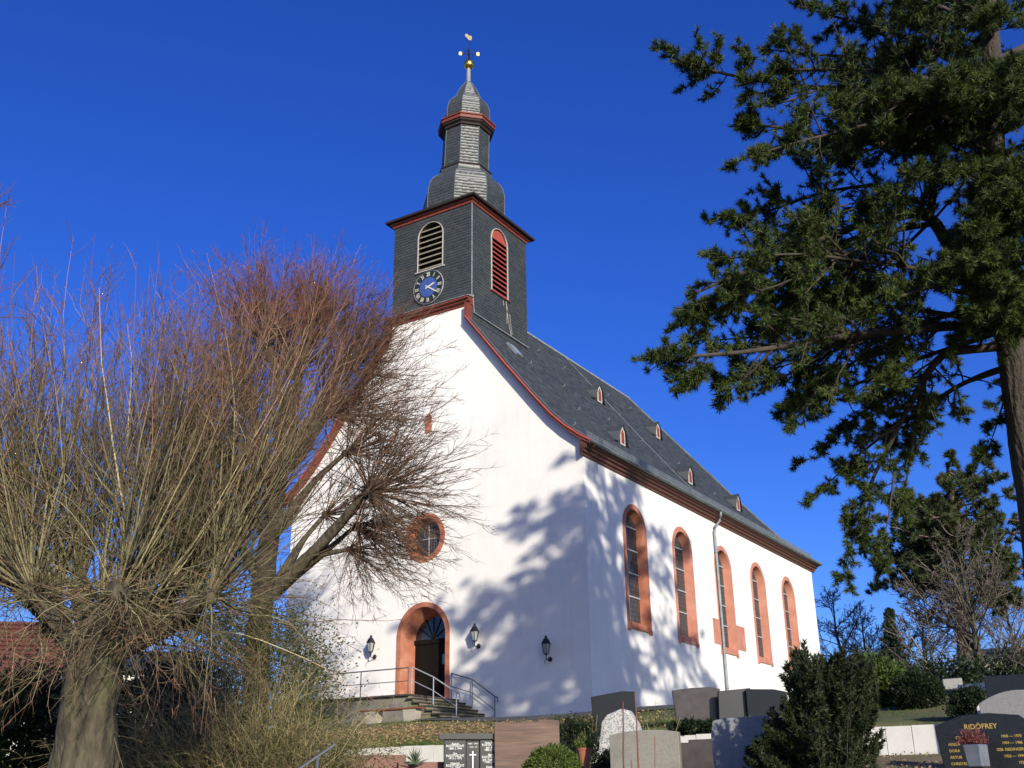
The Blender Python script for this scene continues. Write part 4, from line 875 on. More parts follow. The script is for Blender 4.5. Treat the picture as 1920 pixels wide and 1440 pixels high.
def fan(i, N, axis, spread, L0, L1, up, r0, r1, n1, n2, vo=0.):
    n2 = 2 if n1 > 8 else n2
    p, r = pts[i]; d = cone_dirs(rg, N, axis, spread); p0 = p+d*r*.6; ln = rg.uniform(L0, L1, N); P = grow(rg, p0, d, ln, 9, up, .3); tw_.add(P, rg.uniform(r0, r1, N), 4, .84, -.1, .5, rg.normal(.1+vo, .15, N))
    a, la, ta = side(rg, P, n1, .2, .97, 28, .42, ln, 5, .25, .35); ok = la > .15; a, la, ta = a[ok], la[ok], ta[ok]; tw_.add(a, .006+.0035*la, 3, .7, .2, .7, rg.normal(.15+vo, .18, len(a)))
    b, lb, tb = side(rg, a, n2, .15, .95, 35, .5, la, 3, .2, .4); ok = lb > .1; tw_.add(b[ok], np.full(ok.sum(), .0056), 3, .55, .4, .8, rg.normal(.1+vo, .22, ok.sum()))
A = lambda x, z, y=0.: Rv*x+Zv*z+Fv*y
fan(0, 130, A(.9, .6), 1.8, 2.0, 4.5, .25, .013, .024, 9, 3, -.5)
fan(1, 130, A(1, .3), 2.0, 1.8, 4.2, .12, .012, .024, 9, 3, -.5)
fan(2, 110, A(-.1, 1), 1.4, 2.2, 4.0, .3, .013, .024, 9, 3)
fan(3, 105, A(-.55, .9), 1.5, 2.0, 3.9, .3, .013, .024, 9, 3)
fan(4, 80, A(-.8, .5), 1.6, 1.8, 3.2, .3, .012, .022, 9, 3)
fan(5, 110, A(.25, 1), 1.4, 2.0, 3.6, .3, .012, .022, 9, 3)
fan(6, 110, A(-.25, 1), 1.6, 2.0, 3.5, .3, .012, .022, 9, 3)
fan(7, 120, A(.75, .8), 1.5, 2.0, 3.9, .25, .012, .022, 9, 3, -.5)
fan(8, 80, A(.9, -.35), 1.7, 1.2, 3.6, .05, .010, .02, 9, 3, -.5)
fan(9, 60, A(-.8, .3), 1.6, 1.5, 3.0, .3, .012, .02, 9, 3)
fan(10, 80, A(.8, .5), 2.0, 1.6, 3.6, .2, .009, .018, 8, 3, -.5)
fan(11, 60, A(.8, .0), 2.2, 1.4, 3.4, .1, .009, .018, 8, 3, -.5)
fan(12, 60, A(.7, -.3), 2.0, 1.4, 3.4, .0, .008, .016, 8, 3, -.5)
q(tw_.build('crown', twig_rd, None))

# ------------------------------------------------------------------ bare tree reaching in at the left edge
rg = np.random.default_rng(45); D = 17.
b0 = at(-235, 1400, D); b0[2] = terr(b0[0], b0[1])-.1
tree, q = rooted('bare_tree', 'bare tree whose dark twigs reach in at the left edge', 'tree', b0)
tpt = [b0, at(-235, 1000, D), at(-228, 650, D), at(-215, 380, D)]; q(trunk_mesh('trunk', tpt, [.3, .24, .18, .08], bark_lin, None, 12, .06, 6))
tw_ = Twigs(); N = 26; f = rg.uniform(.3, 1, N); p0 = np.array([np.array([np.interp(x, [0, .33, .66, 1], [t_[i] for t_ in tpt]) for i in range(3)]) for x in f]); d = unit(Rv*rg.normal(.9, .35, N)[:, None]+Fv*rg.normal(0, .6, N)[:, None]+Zv*rg.normal(.55, .25, N)[:, None]); ln = rg.uniform(1.8, 2.9, N)
P = grow(rg, p0, d, ln, 9, .2, .35); tw_.add(P, rg.uniform(.015, .03, N), 5, .85, 0, .5)
a, la, ta = side(rg, P, 9, .2, .95, 35, .5, ln, 6, .3, .35); tw_.add(a, .004+.004*la, 3, .75, .2, .7); b, lb, tb = side(rg, a, 5, .2, .95, 35, .55, la, 4, .3, .35); tw_.add(b, np.full(len(b), .003), 3, .6, .3, .8)
q(tw_.build('crown', twig_rd, None))
# ------------------------------------------------------------------ the big black pine
def needles(rg, P, Dr, n, ln, wd, spread=.8):
    """tufts of fine needles at points P pointing along Dr"""
    N = len(P); d = unit(np.repeat(unit(Dr), n, 0)+rg.normal(0, spread, (N*n, 3))); p = np.repeat(P, n, 0)-np.repeat(unit(Dr), n, 0)*(rg.uniform(0, .5, N*n)*ln)[:, None]
    s = unit(np.cross(d, rg.normal(0, 1, (N*n, 3))))*wd/2; l = (ln*rg.uniform(.7, 1.15, N*n))[:, None]
    V = np.stack([p-s, p+s, p+d*l], 1).reshape(-1, 3); F = np.arange(N*n*3).reshape(-1, 3); return V, F
def resample(pts, K):
    pts = np.array(pts, float); s = np.r_[0, np.cumsum(np.linalg.norm(np.diff(pts, axis=0), axis=1))]; q_ = np.linspace(0, s[-1], K*4); P = np.stack([np.interp(q_, s, pts[:, i]) for i in range(3)], 1)
    for _ in range(10): P[1:-1] = (P[:-2]+2*P[1:-1]+P[2:])/4
    return P[np.linspace(0, len(P)-1, K).astype(int)], s[-1]
rg = np.random.default_rng(51); D = 24.5
b0 = at(1985, 1385, D); b0[2] = terr(b0[0], b0[1])-.15
tree, q = rooted('pine_tree', 'great black pine with long dark limbs filling the upper right', 'tree', b0)
PT = [b0, at(1974, 1200, D), at(1950, 1000, D), at(1926, 850, D), at(1908, 720, D), at(1890, 600, D), at(1873, 450, D), at(1862, 300, D), at(1858, 100, D), at(1852, -100, D), at(1850, -260, D), at(1848, -380, D)]
q(trunk_mesh('trunk', PT, [.58, .46, .40, .37, .34, .31, .28, .25, .2, .15, .1, .04], bark_pine, None, 56, .03, 9, .05))
LIMBS = [
 ([(1875, 605, 0), (1760, 615, -.5), (1600, 628, -1), (1400, 660, -1.5), (1190, 676, -2)], .15, .0),
 ([(1868, 650, 0), (1765, 660, .3), (1735, 705, .4), (1690, 790, .6), (1635, 900, .8), (1592, 1000, 1)], .13, .5),
 ([(1735, 705, .4), (1722, 760, .8), (1706, 860, 1.2), (1690, 960, 1.4)], .08, .5),
 ([(1830, 560, 0), (1775, 455, .3), (1745, 395, .5), (1640, 412, .2), (1560, 440, 0), (1420, 500, -.3), (1290, 555, -.5)], .19, .0),
 ([(1745, 420, .5), (1600, 445, 1), (1450, 520, 1.2), (1340, 590, 1.4), (1265, 610, 1.5)], .09, .1),
 ([(1745, 400, .5), (1752, 330, .5), (1715, 275, .4), (1560, 262, 0), (1450, 235, -.3), (1370, 238, -.5)], .12, .1),
 ([(1735, 385, .5), (1640, 345, 1), (1540, 360, 1.2), (1430, 400, 1.4), (1330, 415, 1.5)], .07, .0),
 ([(1860, 250, 0), (1700, 170, -.3), (1520, 165, -.6), (1360, 140, -.8), (1250, 105, -1)], .13, .0),
 ([(1858, 150, 0), (1680, 60, .3), (1560, 30, .5), (1480, 5, .6)], .1, .0),
 ([(1858, 200, 0), (1640, 110, 1.5), (1500, 100, 2), (1420, 90, 2.2)], .1, .1),
 ([(1862, 300, 0), (1750, 200, -1.5), (1640, 185, -2.5), (1560, 210, -3)], .1, .0),
 ([(1872, 460, 0), (1855, 420, -1.5), (1870, 380, -3), (1890, 350, -3.6)], .09, .0),
 ([(1870, 520, 0), (1800, 520, -1.5), (1720, 545, -2.5), (1630, 575, -3)], .1, .0),
 ([(1865, 620, 0), (1700, 600, 1.5), (1560, 560, 2), (1430, 610, 2.2)], .1, .2),
 ([(1885, 690, 0), (1800, 720, 1.6), (1700, 790, 2.6), (1600, 830, 3)], .1, .4),
 ([(1880, 620, 0), (1700, 680, 2), (1560, 740, 2.6), (1470, 760, 3)], .09, .4),
 ([(1868, 560, 0), (1720, 610, 2.4), (1600, 680, 3), (1500, 730, 3.2)], .09, .4),
 ([(1892, 720, 0), (1868, 800, .6), (1850, 850, .8)], .04, .3),
 ([(1880, 560, 0), (1905, 540, -1.5), (1910, 560, -2.8)], .09, .1),
 ([(1860, 260, 0), (1800, 260, 2.5), (1700, 220, 4.5), (1640, 230, 6)], .1, .1),
 ([(1860, 220, 0), (1900, 180, -2.5), (1880, 130, -4)], .1, .0),
 ([(1862, 300, 0), (1940, 260, -2), (2020, 240, -3)], .1, .0),
 ([(1858, 60, 0), (1760, 10, -2), (1700, -10, -3.2)], .1, .0),
 ([(1600, 628, -1), (1560, 690, -.8), (1510, 760, -.6), (1480, 800, -.5)], .05, .6), ([(1450, 652, -1.4), (1410, 700, -1.2), (1350, 745, -1)], .045, .5), ([(1330, 665, -1.7), (1300, 700, -1.5), (1290, 720, -1.4)], .03, .4),
 ([(1735, 705, .4), (1620, 770, 1), (1550, 830, 1.4), (1520, 860, 1.6)], .06, .6), ([(1690, 790, .6), (1600, 860, 1), (1550, 910, 1.2), (1520, 930, 1.3)], .05, .6), ([(1635, 900, .8), (1600, 1010, .6), (1580, 1080, .5)], .035, .5), ([(1680, 860, .8), (1665, 980, .4), (1640, 1060, .3)], .04, .5),
 ([(1560, 440, 0), (1470, 560, .4), (1400, 600, .6)], .05, .3), ([(1640, 412, .2), (1560, 540, 1), (1480, 600, 1.2)], .05, .4), ([(1760, 615, -.5), (1680, 700, -1.5), (1620, 740, -2)], .05, .4),
 ([(1850, 280, 0), (1700, 250, 1), (1560, 290, 1.5), (1440, 290, 1.6)], .07, .1), ([(1745, 395, .5), (1650, 370, -.6), (1560, 390, -.8), (1490, 420, -1)], .05, .1), ([(1860, 230, 0), (1650, 130, -.8), (1480, 130, -1), (1380, 160, -1.2)], .08, .05), ([(1600, 628, -1), (1500, 600, -1.2), (1400, 580, -1.3), (1300, 595, -1.4)], .05, .1),
 ([(1868, 330, 0), (1890, 320, -2), (1900, 330, -3.2)], .07, .0), ([(1872, 420, 0), (1840, 440, -2), (1810, 470, -3)], .07, .0), ([(1880, 500, 0), (1900, 480, -2), (1930, 480, -3.4)], .07, .0), ([(1882, 560, 0), (1860, 570, -1.8), (1830, 590, -3)], .07, .1), ([(1886, 610, 0), (1900, 610, -1.4), (1925, 630, -2.4)], .06, .2), ([(1870, 480, 0), (1860, 500, -2.2), (1870, 540, -3.4)], .06, .1),
 ([(1745, 400, .5), (1600, 470, -1), (1450, 540, -1.5), (1300, 572, -1.8)], .07, .2), ([(1870, 540, 0), (1700, 500, -1), (1500, 475, -1.5), (1340, 485, -2)], .08, .1), ([(1875, 605, 0), (1650, 570, 1), (1450, 630, 1), (1275, 642, 1)], .08, .2), ([(1870, 560, 0), (1650, 520, 1.5), (1480, 560, 2), (1360, 540, 2)], .08, .2), ([(1700, 610, 0), (1560, 660, 0), (1420, 700, 0), (1310, 712, 0)], .05, .4), ([(1640, 640, -.5), (1560, 720, 0), (1460, 770, .3)], .045, .5), ([(1850, 180, 0), (1640, 230, -1), (1480, 270, -1.6), (1390, 300, -2)], .08, .2), ([(1740, 420, .5), (1660, 500, .2), (1580, 590, 0), (1540, 640, 0)], .05, .4),
 # limbs beyond the picture, toward the church side and the sun
 ([(1890, 520, 0), (2050, 480, .5), (2250, 470, 1), (2420, 520, 1)], .15, .1),
 ([(1900, 680, 0), (2100, 640, -1), (2300, 700, -2)], .12, .3),
 ([(1870, 330, 0), (2050, 260, .5), (2230, 260, 1), (2380, 300, 1)], .13, .1),
 ([(1860, 120, 0), (2020, 40, .5), (2200, 20, 1)], .12, .1),
 ([(1855, -40, 0), (1700, -110, -.5), (1580, -110, -1)], .1, .0),
 ([(1855, -60, 0), (2000, -140, .5), (2130, -150, 1)], .1, .0),
 ([(1852, -150, 0), (1760, -230, 0), (1690, -250, 0)], .07, .0),
 ([(1852, -180, 0), (1940, -260, 0), (2010, -270, 0)], .07, .0),
 ([(1900, 640, 0), (2000, 660, 3), (2080, 700, 5.5)], .12, .2), ([(1890, 480, 0), (1980, 440, 3), (2040, 430, 5)], .12, .1),
 ([(1880, 420, 0), (1960, 380, -3), (2060, 390, -5)], .12, .1), ([(1862, 160, 0), (1960, 100, 3), (2050, 90, 5)], .1, .1),
 ([(1858, 0, 0), (1850, -80, 3), (1840, -110, 4.5)], .09, .1), ([(1850, -240, 0), (1850, -330, -1), (1860, -350, -1.6)], .05, .0),
 ([(1900, 600, 0), (2140, 560, 2), (2320, 600, 3)], .12, .2), ([(1870, 250, 0), (2040, 170, -2), (2180, 170, -3)], .12, .2),
 ([(1885, 560, 0), (2090, 560, -1.5), (2230, 590, -2)], .12, .2), ([(1880, 400, 0), (2120, 360, 1.5), (2330, 400, 2)], .12, .1),
]
for i in range(22):
    s = rg.uniform(-60, 330); e = rg.uniform(1500, 1930); y_ = s+rg.uniform(-90, 20); z_ = rg.uniform(-3.5, 4.5)
    LIMBS.append(([(1860, s, 0), ((1860+e)/2, (s+y_)/2-15, z_*.6), (e, y_, z_)], .08, .05))
for i in range(9):
    s = rg.uniform(360, 640); e = rg.uniform(1770, 1960); y_ = s+rg.uniform(-60, 60); z_ = rg.uniform(-3.8, 3.5)
    LIMBS.append(([(1872, s, 0), ((1872+e)/2, (s+y_)/2-10, z_*.6), (e, y_, z_)], .07, .05))
tw_ = Twigs(); TP = []; TD = []
for pts, r, gr in LIMBS:
    P, ln = resample([at(a_, b_, D+d_) for a_, b_, d_ in pts], 24)
    q(trunk_mesh('limb', P, np.linspace(r*.85, r*.14, len(P)), pine_limb, None, 8, .08, int(r*1000)+len(TP)))
    n = max(6, int(ln*(4.2 if pts[-1][0] < 1960 and pts[-1][1] > -60 else 3.4)))
    inner = .22 if ln > 4 else .12
    a, la, ta = side(rg, P[None], n, inner, 1, 52, 1, np.array([1.]), 8, .25-gr*.5, .4, gr, .75)
    la = np.clip(.36*ln*(1.15-ta), .45, 2.1)*rg.uniform(.55, 1.15, n); p0 = a[:, 0]; d0 = unit(a[:, 1]-a[:, 0]); a = grow(rg, p0, d0, la, 8, .12-gr*.7, .4, .25+gr*1.2)
    a = np.concatenate([a, P[None, -8:]]); la = np.r_[la, .9]
    tw_.add(a[:, ::2] if a.shape[1] % 2 else a[:, [0, 2, 4, 5, 7]], .009+.012*la, 4, .75)
    b, lb, tb = side(rg, a, 9, .15, 1, 45, .55, la, 5, .5-gr*.5, .4, gr*.5, .2); lb = np.clip(lb, .2, .8)
    b = grow(rg, b[:, 0], unit(b[:, 1]-b[:, 0]), lb*.85, 5, .8-gr*.9, .4)
    if pts[-1][0] < 1990 and pts[-1][1] > -60: tw_.add(b[:, ::2], np.full(len(b), .010), 3, .5)
    for S_, fr in ((b, (4, 3, 2)), (a, (7, 5))):
        for k in fr: TP.append(S_[:, k]); TD.append(S_[:, k]-S_[:, k-1])
TP = np.concatenate(TP); TD = np.concatenate(TD)
rel = TP-CAM; dz_ = rel@FW; seen = (960+FPX*(rel@RT)/dz_ < 1985) & (720-FPX*(rel@UP)/dz_ > -45)
V1, F1 = needles(rg, TP[seen], TD[seen], 16, .16, .022, .85); V2, F2 = needles(rg, TP[~seen], TD[~seen], 5, .2, .065, .7)
V = np.concatenate([V1, V2]); F = np.concatenate([F1, F2+len(V1)]); va = np.r_[np.repeat(np.clip(rg.normal(.4, .28, seen.sum()), 0, 1), 48), np.repeat(np.clip(rg.normal(.35, .25, (~seen).sum()), 0, 1), 15)]
q(npmesh('crown', V, F, needle, None, va)); q(tw_.build('twigs', pine_limb, None))

# ------------------------------------------------------------------ trees beyond the churchyard
def conifer_far(name, label, base, top_pts, limbs, tuft, nl, wd, mat, bark, seed, trr):
    rg = np.random.default_rng(seed); t, q = rooted(name, label, 'tree', base); q(trunk_mesh('trunk', [base]+top_pts, trr, bark, None, 12, .04, seed)); return t, q, rg
D = 80.
b0 = at(1815, 1330, D); b0[2] = terr(0, b0[1])-.1
tree, q = rooted('pine_tree', 'far pine with a tall pale reddish trunk behind the bare tree', 'tree', b0)
PT = [b0, at(1812, 1250, D), at(1800, 1120, D), at(1795, 1000, D), at(1780, 900, D), at(1775, 870, D)]; q(trunk_mesh('trunk', PT, [.7, .6, .5, .38, .2, .06], bark_far, None, 12, .04, 9))
rg = np.random.default_rng(53); tw_ = Twigs(); TP = []; TD = []
for i in range(105):
    py = 880+rg.uniform(0, 1)**.8*265; px = np.interp(py, [870, 1000, 1120, 1250], [1775, 1795, 1800, 1812]); p = at(px, py, D); az = rg.uniform(0, 2*np.pi); ext = np.interp(py, [870, 960, 1060, 1140], [2.2, 5.2, 6.8, 6.2])*rg.uniform(.55, 1.08)
    d = Rv*math.cos(az)+Fv*math.sin(az)+Zv*rg.uniform(-.1, .25)
    P = grow(rg, p[None], d[None], np.array([ext]), 8, .1, .3); tw_.add(P, np.array([.08]), 5, .7)
    a, la, ta = side(rg, P, 13, .25, 1, 45, .4, np.array([ext]), 5, .3, .3, 0, .5); tw_.add(a, .012+.01*la, 3, .6)
    b, lb, tb = side(rg, a, 4, .3, 1, 45, .5, np.maximum(la, .5), 3, .4, .3)
    for k in (4, 3): TP.append(a[:, k]); TD.append(a[:, k]-a[:, k-1])
    TP.append(b[:, 2]); TD.append(b[:, 2]-b[:, 1])
TP = np.concatenate(TP); TD = np.concatenate(TD)+Zv*.05; V, F = needles(rg, TP, TD, 17, .42, .075, .8); q(npmesh('crown', V, F, needlef, None, np.repeat(np.clip(rg.normal(.45, .25, len(TP)), 0, 1), 51))); q(tw_.build('twigs', bark_far, None))

def bare_tree(label, px, py0, py1, D, spread, nl, seed, mat, up=.35, bend=.3, dens=1., group=None, name='bare_tree', fork=.28, thin=1.):
    rg = np.random.default_rng(seed); b = at(px, py0, D); b[2] = min(b[2], terr(b[0], b[1]))-.1; top = at(px, py1, D); h = top[2]-b[2]
    t, q = rooted(name, label, 'tree', b, group); tw_ = Twigs(); k_ = D/60.*thin; tr = [b+np.array([0, 0, h*f])+Rv*rg.normal(0, .012*h)+Fv*rg.normal(0, .012*h) for f in (0, .15, .3, .5, .7, .9)]; tr[0] = b
    q(trunk_mesh('trunk', tr, [h*.022, h*.019, h*.016, h*.011, h*.007, h*.002], bark_lin, None, 10, .05, seed))
    f = rg.uniform(fork, .95, nl); s_ = [0, .15, .3, .5, .7, .9]; p0 = np.stack([np.interp(f, s_, [x[i] for x in tr]) for i in range(3)], 1); az = rg.uniform(0, 2*np.pi, nl)
    d = unit(Rv*np.cos(az)[:, None]+Fv*np.sin(az)[:, None]+Zv*rg.normal(.7, .25, nl)[:, None]); ln = spread*h*(1.08-f)*rg.uniform(.7, 1.2, nl)
    P = grow(rg, p0, d, ln, 9, up, bend); tw_.add(P, h*.006*(1.1-f)+.01, 5, .8)
    a, la, ta = side(rg, P, int(8*dens), .2, .98, 38, .5, ln, 5, up*.6, .35); tw_.add(a, (.016+.007*la)*k_, 3, .7)
    b_, lb, tb = side(rg, a, int(5*dens), .15, .98, 36, .5, la, 3, .2, .4); tw_.add(b_, np.full(len(b_), .017*k_), 3, .5, .3, .8); c_, lc, tc = side(rg, b_, 2, .2, .98, 36, .6, lb, 2, .2, .4); tw_.add(c_, np.full(len(c_), .015*k_), 3, .4, .4, 1.)
    q(tw_.build('crown', mat, None)); return t
bare_tree('bare rounded tree rising beyond the far corner of the church', 1590, 1330, 1072, 85, .62, 44, 61, twig_gr, .1, .35, 1.5, thin=.62, fork=.2)
bare_tree('smaller bare tree between the church corner and the spruce', 1640, 1330, 1120, 90, .75, 36, 62, twig_gr, .1, .35, 1.5, thin=.62, fork=.2)
bare_tree('bare brown tree with forking stems before the far pine', 1845, 1330, 930, 70, .62, 60, 63, twig_gr, .6, .3, 1.15, fork=.1)
bare_tree('low brown bare tree right of the spruce', 1752, 1330, 1085, 72, .62, 55, 64, twig_gr, .4, dens=1.1, fork=.1)
bare_tree('bare tree at the right edge behind the black headstone', 1925, 1330, 1040, 76, .6, 46, 65, twig_gr, .4, dens=1.1, fork=.12)
bare_tree('thin bare tree close right of the spruce', 1705, 1330, 1150, 74, .5, 40, 66, twig_gr, .4, dens=1.2, fork=.1)
# spruce
rg = np.random.default_rng(57); D = 74.; b0 = at(1672, 1340, D); b0[2] = terr(0, b0[1])-.1; tp_ = at(1668, 1140, D)
tree, q = rooted('spruce_tree', 'narrow blue green spruce against the sky right of the church', 'tree', b0); q(trunk_mesh('trunk', [b0, (b0+tp_)/2, tp_], [.3, .18, .03], bark_pine, None, 8, .03, 3))
h = tp_[2]-b0[2]; N = 260; f = rg.uniform(.05, 1, N)**.9; az = rg.uniform(0, 6.28, N); p0 = b0+(tp_-b0)*f[:, None]; ln = (2.4*(1-f)+.2)*rg.uniform(.7, 1.15, N); d = Rv*np.cos(az)[:, None]+Fv*np.sin(az)[:, None]-Zv*.15
P = grow(rg, p0, d, ln, 7, .25, .15); tw_ = Twigs(); tw_.add(P, np.full(N, .015), 4); q(tw_.build('twigs', bark_pine, None))
a, la, ta = side(rg, P, 9, .15, 1, 45, .4, ln, 4, 0, .2, .2, .7); pts_ = np.concatenate([P[:, 2:].reshape(-1, 3), a[:, 1:].reshape(-1, 3)]); dd_ = np.concatenate([np.diff(P, axis=1)[:, 1:].reshape(-1, 3), np.diff(a, axis=1).reshape(-1, 3)])
V, F = needles(rg, pts_, dd_, 6, .22, .08, .8); q(npmesh('crown', V, F, sprucem, None, np.repeat(np.clip(rg.normal(.4, .25, len(pts_)), 0, 1), 18)))

# ------------------------------------------------------------------ shrubs and hedges
def leafy(name, label, cat, px, ptop, pbase, D, half, mat, n, size, seed, aspect=.5, deep=.8, plumes=0, group=None, stems=True, flat=None, clip=False):
    """leaf-covered bush: clumps of leaves over an uneven volume on a frame of stems"""
    rg = np.random.default_rng(seed); b = at(px, pbase, D); top = at(px, ptop, D); gz = terr(b[0], b[1]); h = top[2]-gz; b[2] = gz-.03
    t, q = rooted(name, label, cat, b, group)
    n = int(n*2.6); size *= 1.3
    nc = max(14, n//90); u = unit(rg.normal(0, 1, (nc, 3))); rr = rg.uniform(.35, 1, (nc, 1))**.5; cz = u*rr
    cen = b+np.array([0, 0, h*.5])+Rv*(cz[:, :1]*half)+Fv*(cz[:, 1:2]*half*deep)+Zv*(cz[:, 2:]*h*.5)
    cen += rg.normal(0, .06*h, cen.shape); cs = rg.uniform(.10, .2, nc)*min(h, half*2)
    ci = rg.integers(0, nc, n); P = cen[ci]+rg.normal(0, 1, (n, 3))*cs[ci][:, None]*.62; 
    if clip:
        u = unit(rg.normal(0, 1, (n, 3))); rr = rg.uniform(.86, 1.0, (n, 1))+.06*np.sin(u@np.array([[9.], [7.], [8.]]))+rg.normal(0, .03, (n, 1)); P = b+np.array([0, 0, h*.45])+Rv*(u[:, :1]*rr*half)+Fv*(u[:, 1:2]*rr*half)+Zv*(u[:, 2:]*rr*h*.55)
    P[:, 2] = np.maximum(P[:, 2], gz+.02)
    V, F = leaves(rg, P, size, P-(b+np.array([0, 0, h*.4])), aspect, .8)
    va = np.clip(rg.normal(.4, .2, n)+rg.normal(0, .18, nc)[ci], 0, 1); q(npmesh('foliage', V, F, mat, None, np.repeat(va, 4)))
    N = 16; p0 = b+rg.normal(0, .06, (N, 3))*np.array([1, 1, 0]); d = unit(cen[:N % nc if nc < N else N][:N]-b) if nc >= N else unit(rg.normal(0, .4, (N, 3))+Zv); P2 = grow(rg, p0, d, np.full(len(d), h*.75), 6, .1, .2); tw_ = Twigs(); tw_.add(P2[:len(d)] if len(P2) > len(d) else P2, np.full(len(P2), .012), 4); q(tw_.build('stems', bark_lin, None))
    return t
# tall dark yew in front
rg = np.random.default_rng(71); D = 12.6; b0 = at(1548, 1445, D); gz = terr(b0[0], b0[1]); b0[2] = gz-.05
tree, q = rooted('yew_shrub', 'tall dark yew with upright plumes in front of the church', 'shrub', b0)
N = 230; tops = []
prof = [(1395, 1425), (1425, 1385), (1455, 1330), (1472, 1240), (1500, 1205), (1522, 1236), (1545, 1218), (1568, 1236), (1590, 1218), (1615, 1226), (1640, 1262), (1650, 1350), (1655, 1400)]
px_ = rg.uniform(1400, 1652, N); yt = np.interp(px_, [p[0] for p in prof], [p[1] for p in prof]); py_ = yt+np.abs(rg.normal(0, 26, N))+np.where(rg.uniform(0, 1, N) < .62, 0, rg.uniform(0, 150, N)); py_ = np.minimum(py_, 1470)
T_ = np.array([at(a_, b_, D+z_) for a_, b_, z_ in zip(px_, py_, rg.normal(0, .34, N))]); root = b0+Rv*(rg.normal(0, .13, (N, 1)))+Fv*(rg.normal(0, .13, (N, 1)))+(T_-b0)*np.array([.3, .3, 0])
tt = np.linspace(0, 1, 10)[None, :, None]; P = root[:, None]+(T_-root)[:, None]*np.concatenate([tt**1.5, tt**1.5, tt**.9], -1); tw_ = Twigs(); tw_.add(P, np.full(N, .010), 4); q(tw_.build('stems', pine_limb, None))
ln = np.linalg.norm(T_-root, axis=1); a, la, ta = side(rg, P, 34, .1, 1., 30, .2, ln, 5, .55, .2); la = np.clip(la, .08, .3); a = grow(rg, a[:, 0], unit(a[:, 1]-a[:, 0]), la, 5, .6, .2)
pts_ = np.concatenate([a[:, 1:].reshape(-1, 3), P[:, 6:].reshape(-1, 3)]); dd_ = np.concatenate([np.diff(a, axis=1).reshape(-1, 3), np.diff(P, axis=1)[:, 5:].reshape(-1, 3)])
V, F = needles(rg, pts_, dd_, 5, .062, .021, .8); q(npmesh('foliage', V, F, yewm, None, np.repeat(np.clip(rg.normal(.4, .28, len(pts_)), 0, 1), 15)))
leafy('shrub', 'lit green rhododendron right of the tall yew', 'shrub', 1662, 1235, 1385, 26, .62, leafr, 5200, .10, 72)
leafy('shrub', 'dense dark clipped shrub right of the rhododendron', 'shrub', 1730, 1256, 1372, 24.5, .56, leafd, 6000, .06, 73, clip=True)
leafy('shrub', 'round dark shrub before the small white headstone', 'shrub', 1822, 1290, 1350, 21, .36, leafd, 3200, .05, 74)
leafy('shrub', 'clipped round yellow green thuja in front of the banded slab', 'shrub', 1038, 1394, 1450, 14.6, .43, leaft, 7000, .03, 75, clip=True)
leafy('shrub', 'small dark conifer at the left foot of the warm grey headstone', 'shrub', 1137, 1398, 1450, 14.4, .17, leafd, 2600, .03, 76)
leafy('shrub', 'tiny dome shaped shrub on the long red stone', 'shrub', 668, 1407, 1420, 21.2, .17, leafg, 700, .04, 77)
leafy('shrub', 'low dark ground shrub left of the speckled boulder', 'shrub', 1072, 1352, 1392, 23.5, .62, leafd, 2600, .05, 78)
leafy('shrub', 'low dark shrub at the foot of the brown polished headstone', 'shrub', 1305, 1350, 1372, 23.2, .6, leafd, 2400, .05, 79)
leafy('shrub', 'small bright shrub on top of the blue grey headstone row', 'shrub', 1392, 1336, 1350, 20, .22, leaft, 700, .04, 80)
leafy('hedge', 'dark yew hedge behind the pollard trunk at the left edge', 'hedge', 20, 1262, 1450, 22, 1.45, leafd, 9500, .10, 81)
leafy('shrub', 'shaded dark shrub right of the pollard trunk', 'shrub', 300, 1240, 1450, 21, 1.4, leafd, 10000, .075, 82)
leafy('shrub', 'broad ivy green shrub between the pollard tree and the church', 'shrub', 455, 1105, 1420, 25, 1.95, leafg, 15000, .06, 84)
# straggling shrub between pollard and steps
rg = np.random.default_rng(83); D = 18.; b0 = at(500, 1470, D); gz = terr(b0[0], b0[1]); b0[2] = gz-.05
tree, q = rooted('tangled_shrub', 'tangled olive shrub of arching stems and small leaves left of the steps', 'shrub', b0)
N = 640; lat = rg.uniform(-2.2, 1.4, N); p0 = b0+Rv*lat[:, None]*.75+Fv*rg.normal(0, .35, (N, 1)); d = unit(Rv*(lat*.35+rg.normal(.05, .25, N))[:, None]+Fv*rg.normal(0, .3, (N, 1))+Zv*rg.uniform(.7, 1.1, (N, 1))); ln = rg.uniform(1.2, 3.3, N)*np.interp(lat, [-2.2, -.2, .5, 1.4], [.9, 1., .85, .55])
P = grow(rg, p0, d, ln, 10, .0, .5, 1.2); tw_ = Twigs(); tw_.add(P, rg.uniform(.004, .009, N), 4, .7, 0, 1)
a, la, ta = side(rg, P, 7, .15, .98, 38, .4, ln, 4, .1, .5, .4); tw_.add(a, np.full(len(a), .0035), 3, .6, .2, 1); b_, lb, tb = side(rg, a, 1, .2, 1, 40, .5, la, 3, 0, .5); tw_.add(b_, np.full(len(b_), .0028), 3, .5, .3, 1)
q(tw_.build('stems', twig_pale, None)); lp = np.concatenate([a[:, 2:].reshape(-1, 3), P[:, 2:].reshape(-1, 3)]); lp = lp[rg.uniform(0, 1, len(lp)) < .8]; low = lp[:, 2] < gz+rg.normal(1.15, .5, len(lp)); lp = lp[low]
V, F = leaves(rg, np.repeat(lp, 3, 0)+rg.normal(0, .07, (3*len(lp), 3)), .045, None, .5); q(npmesh('foliage', V, F, leafg, None, np.repeat(np.clip(rg.normal(.3, .25, len(V)//4), 0, 1), 4)))
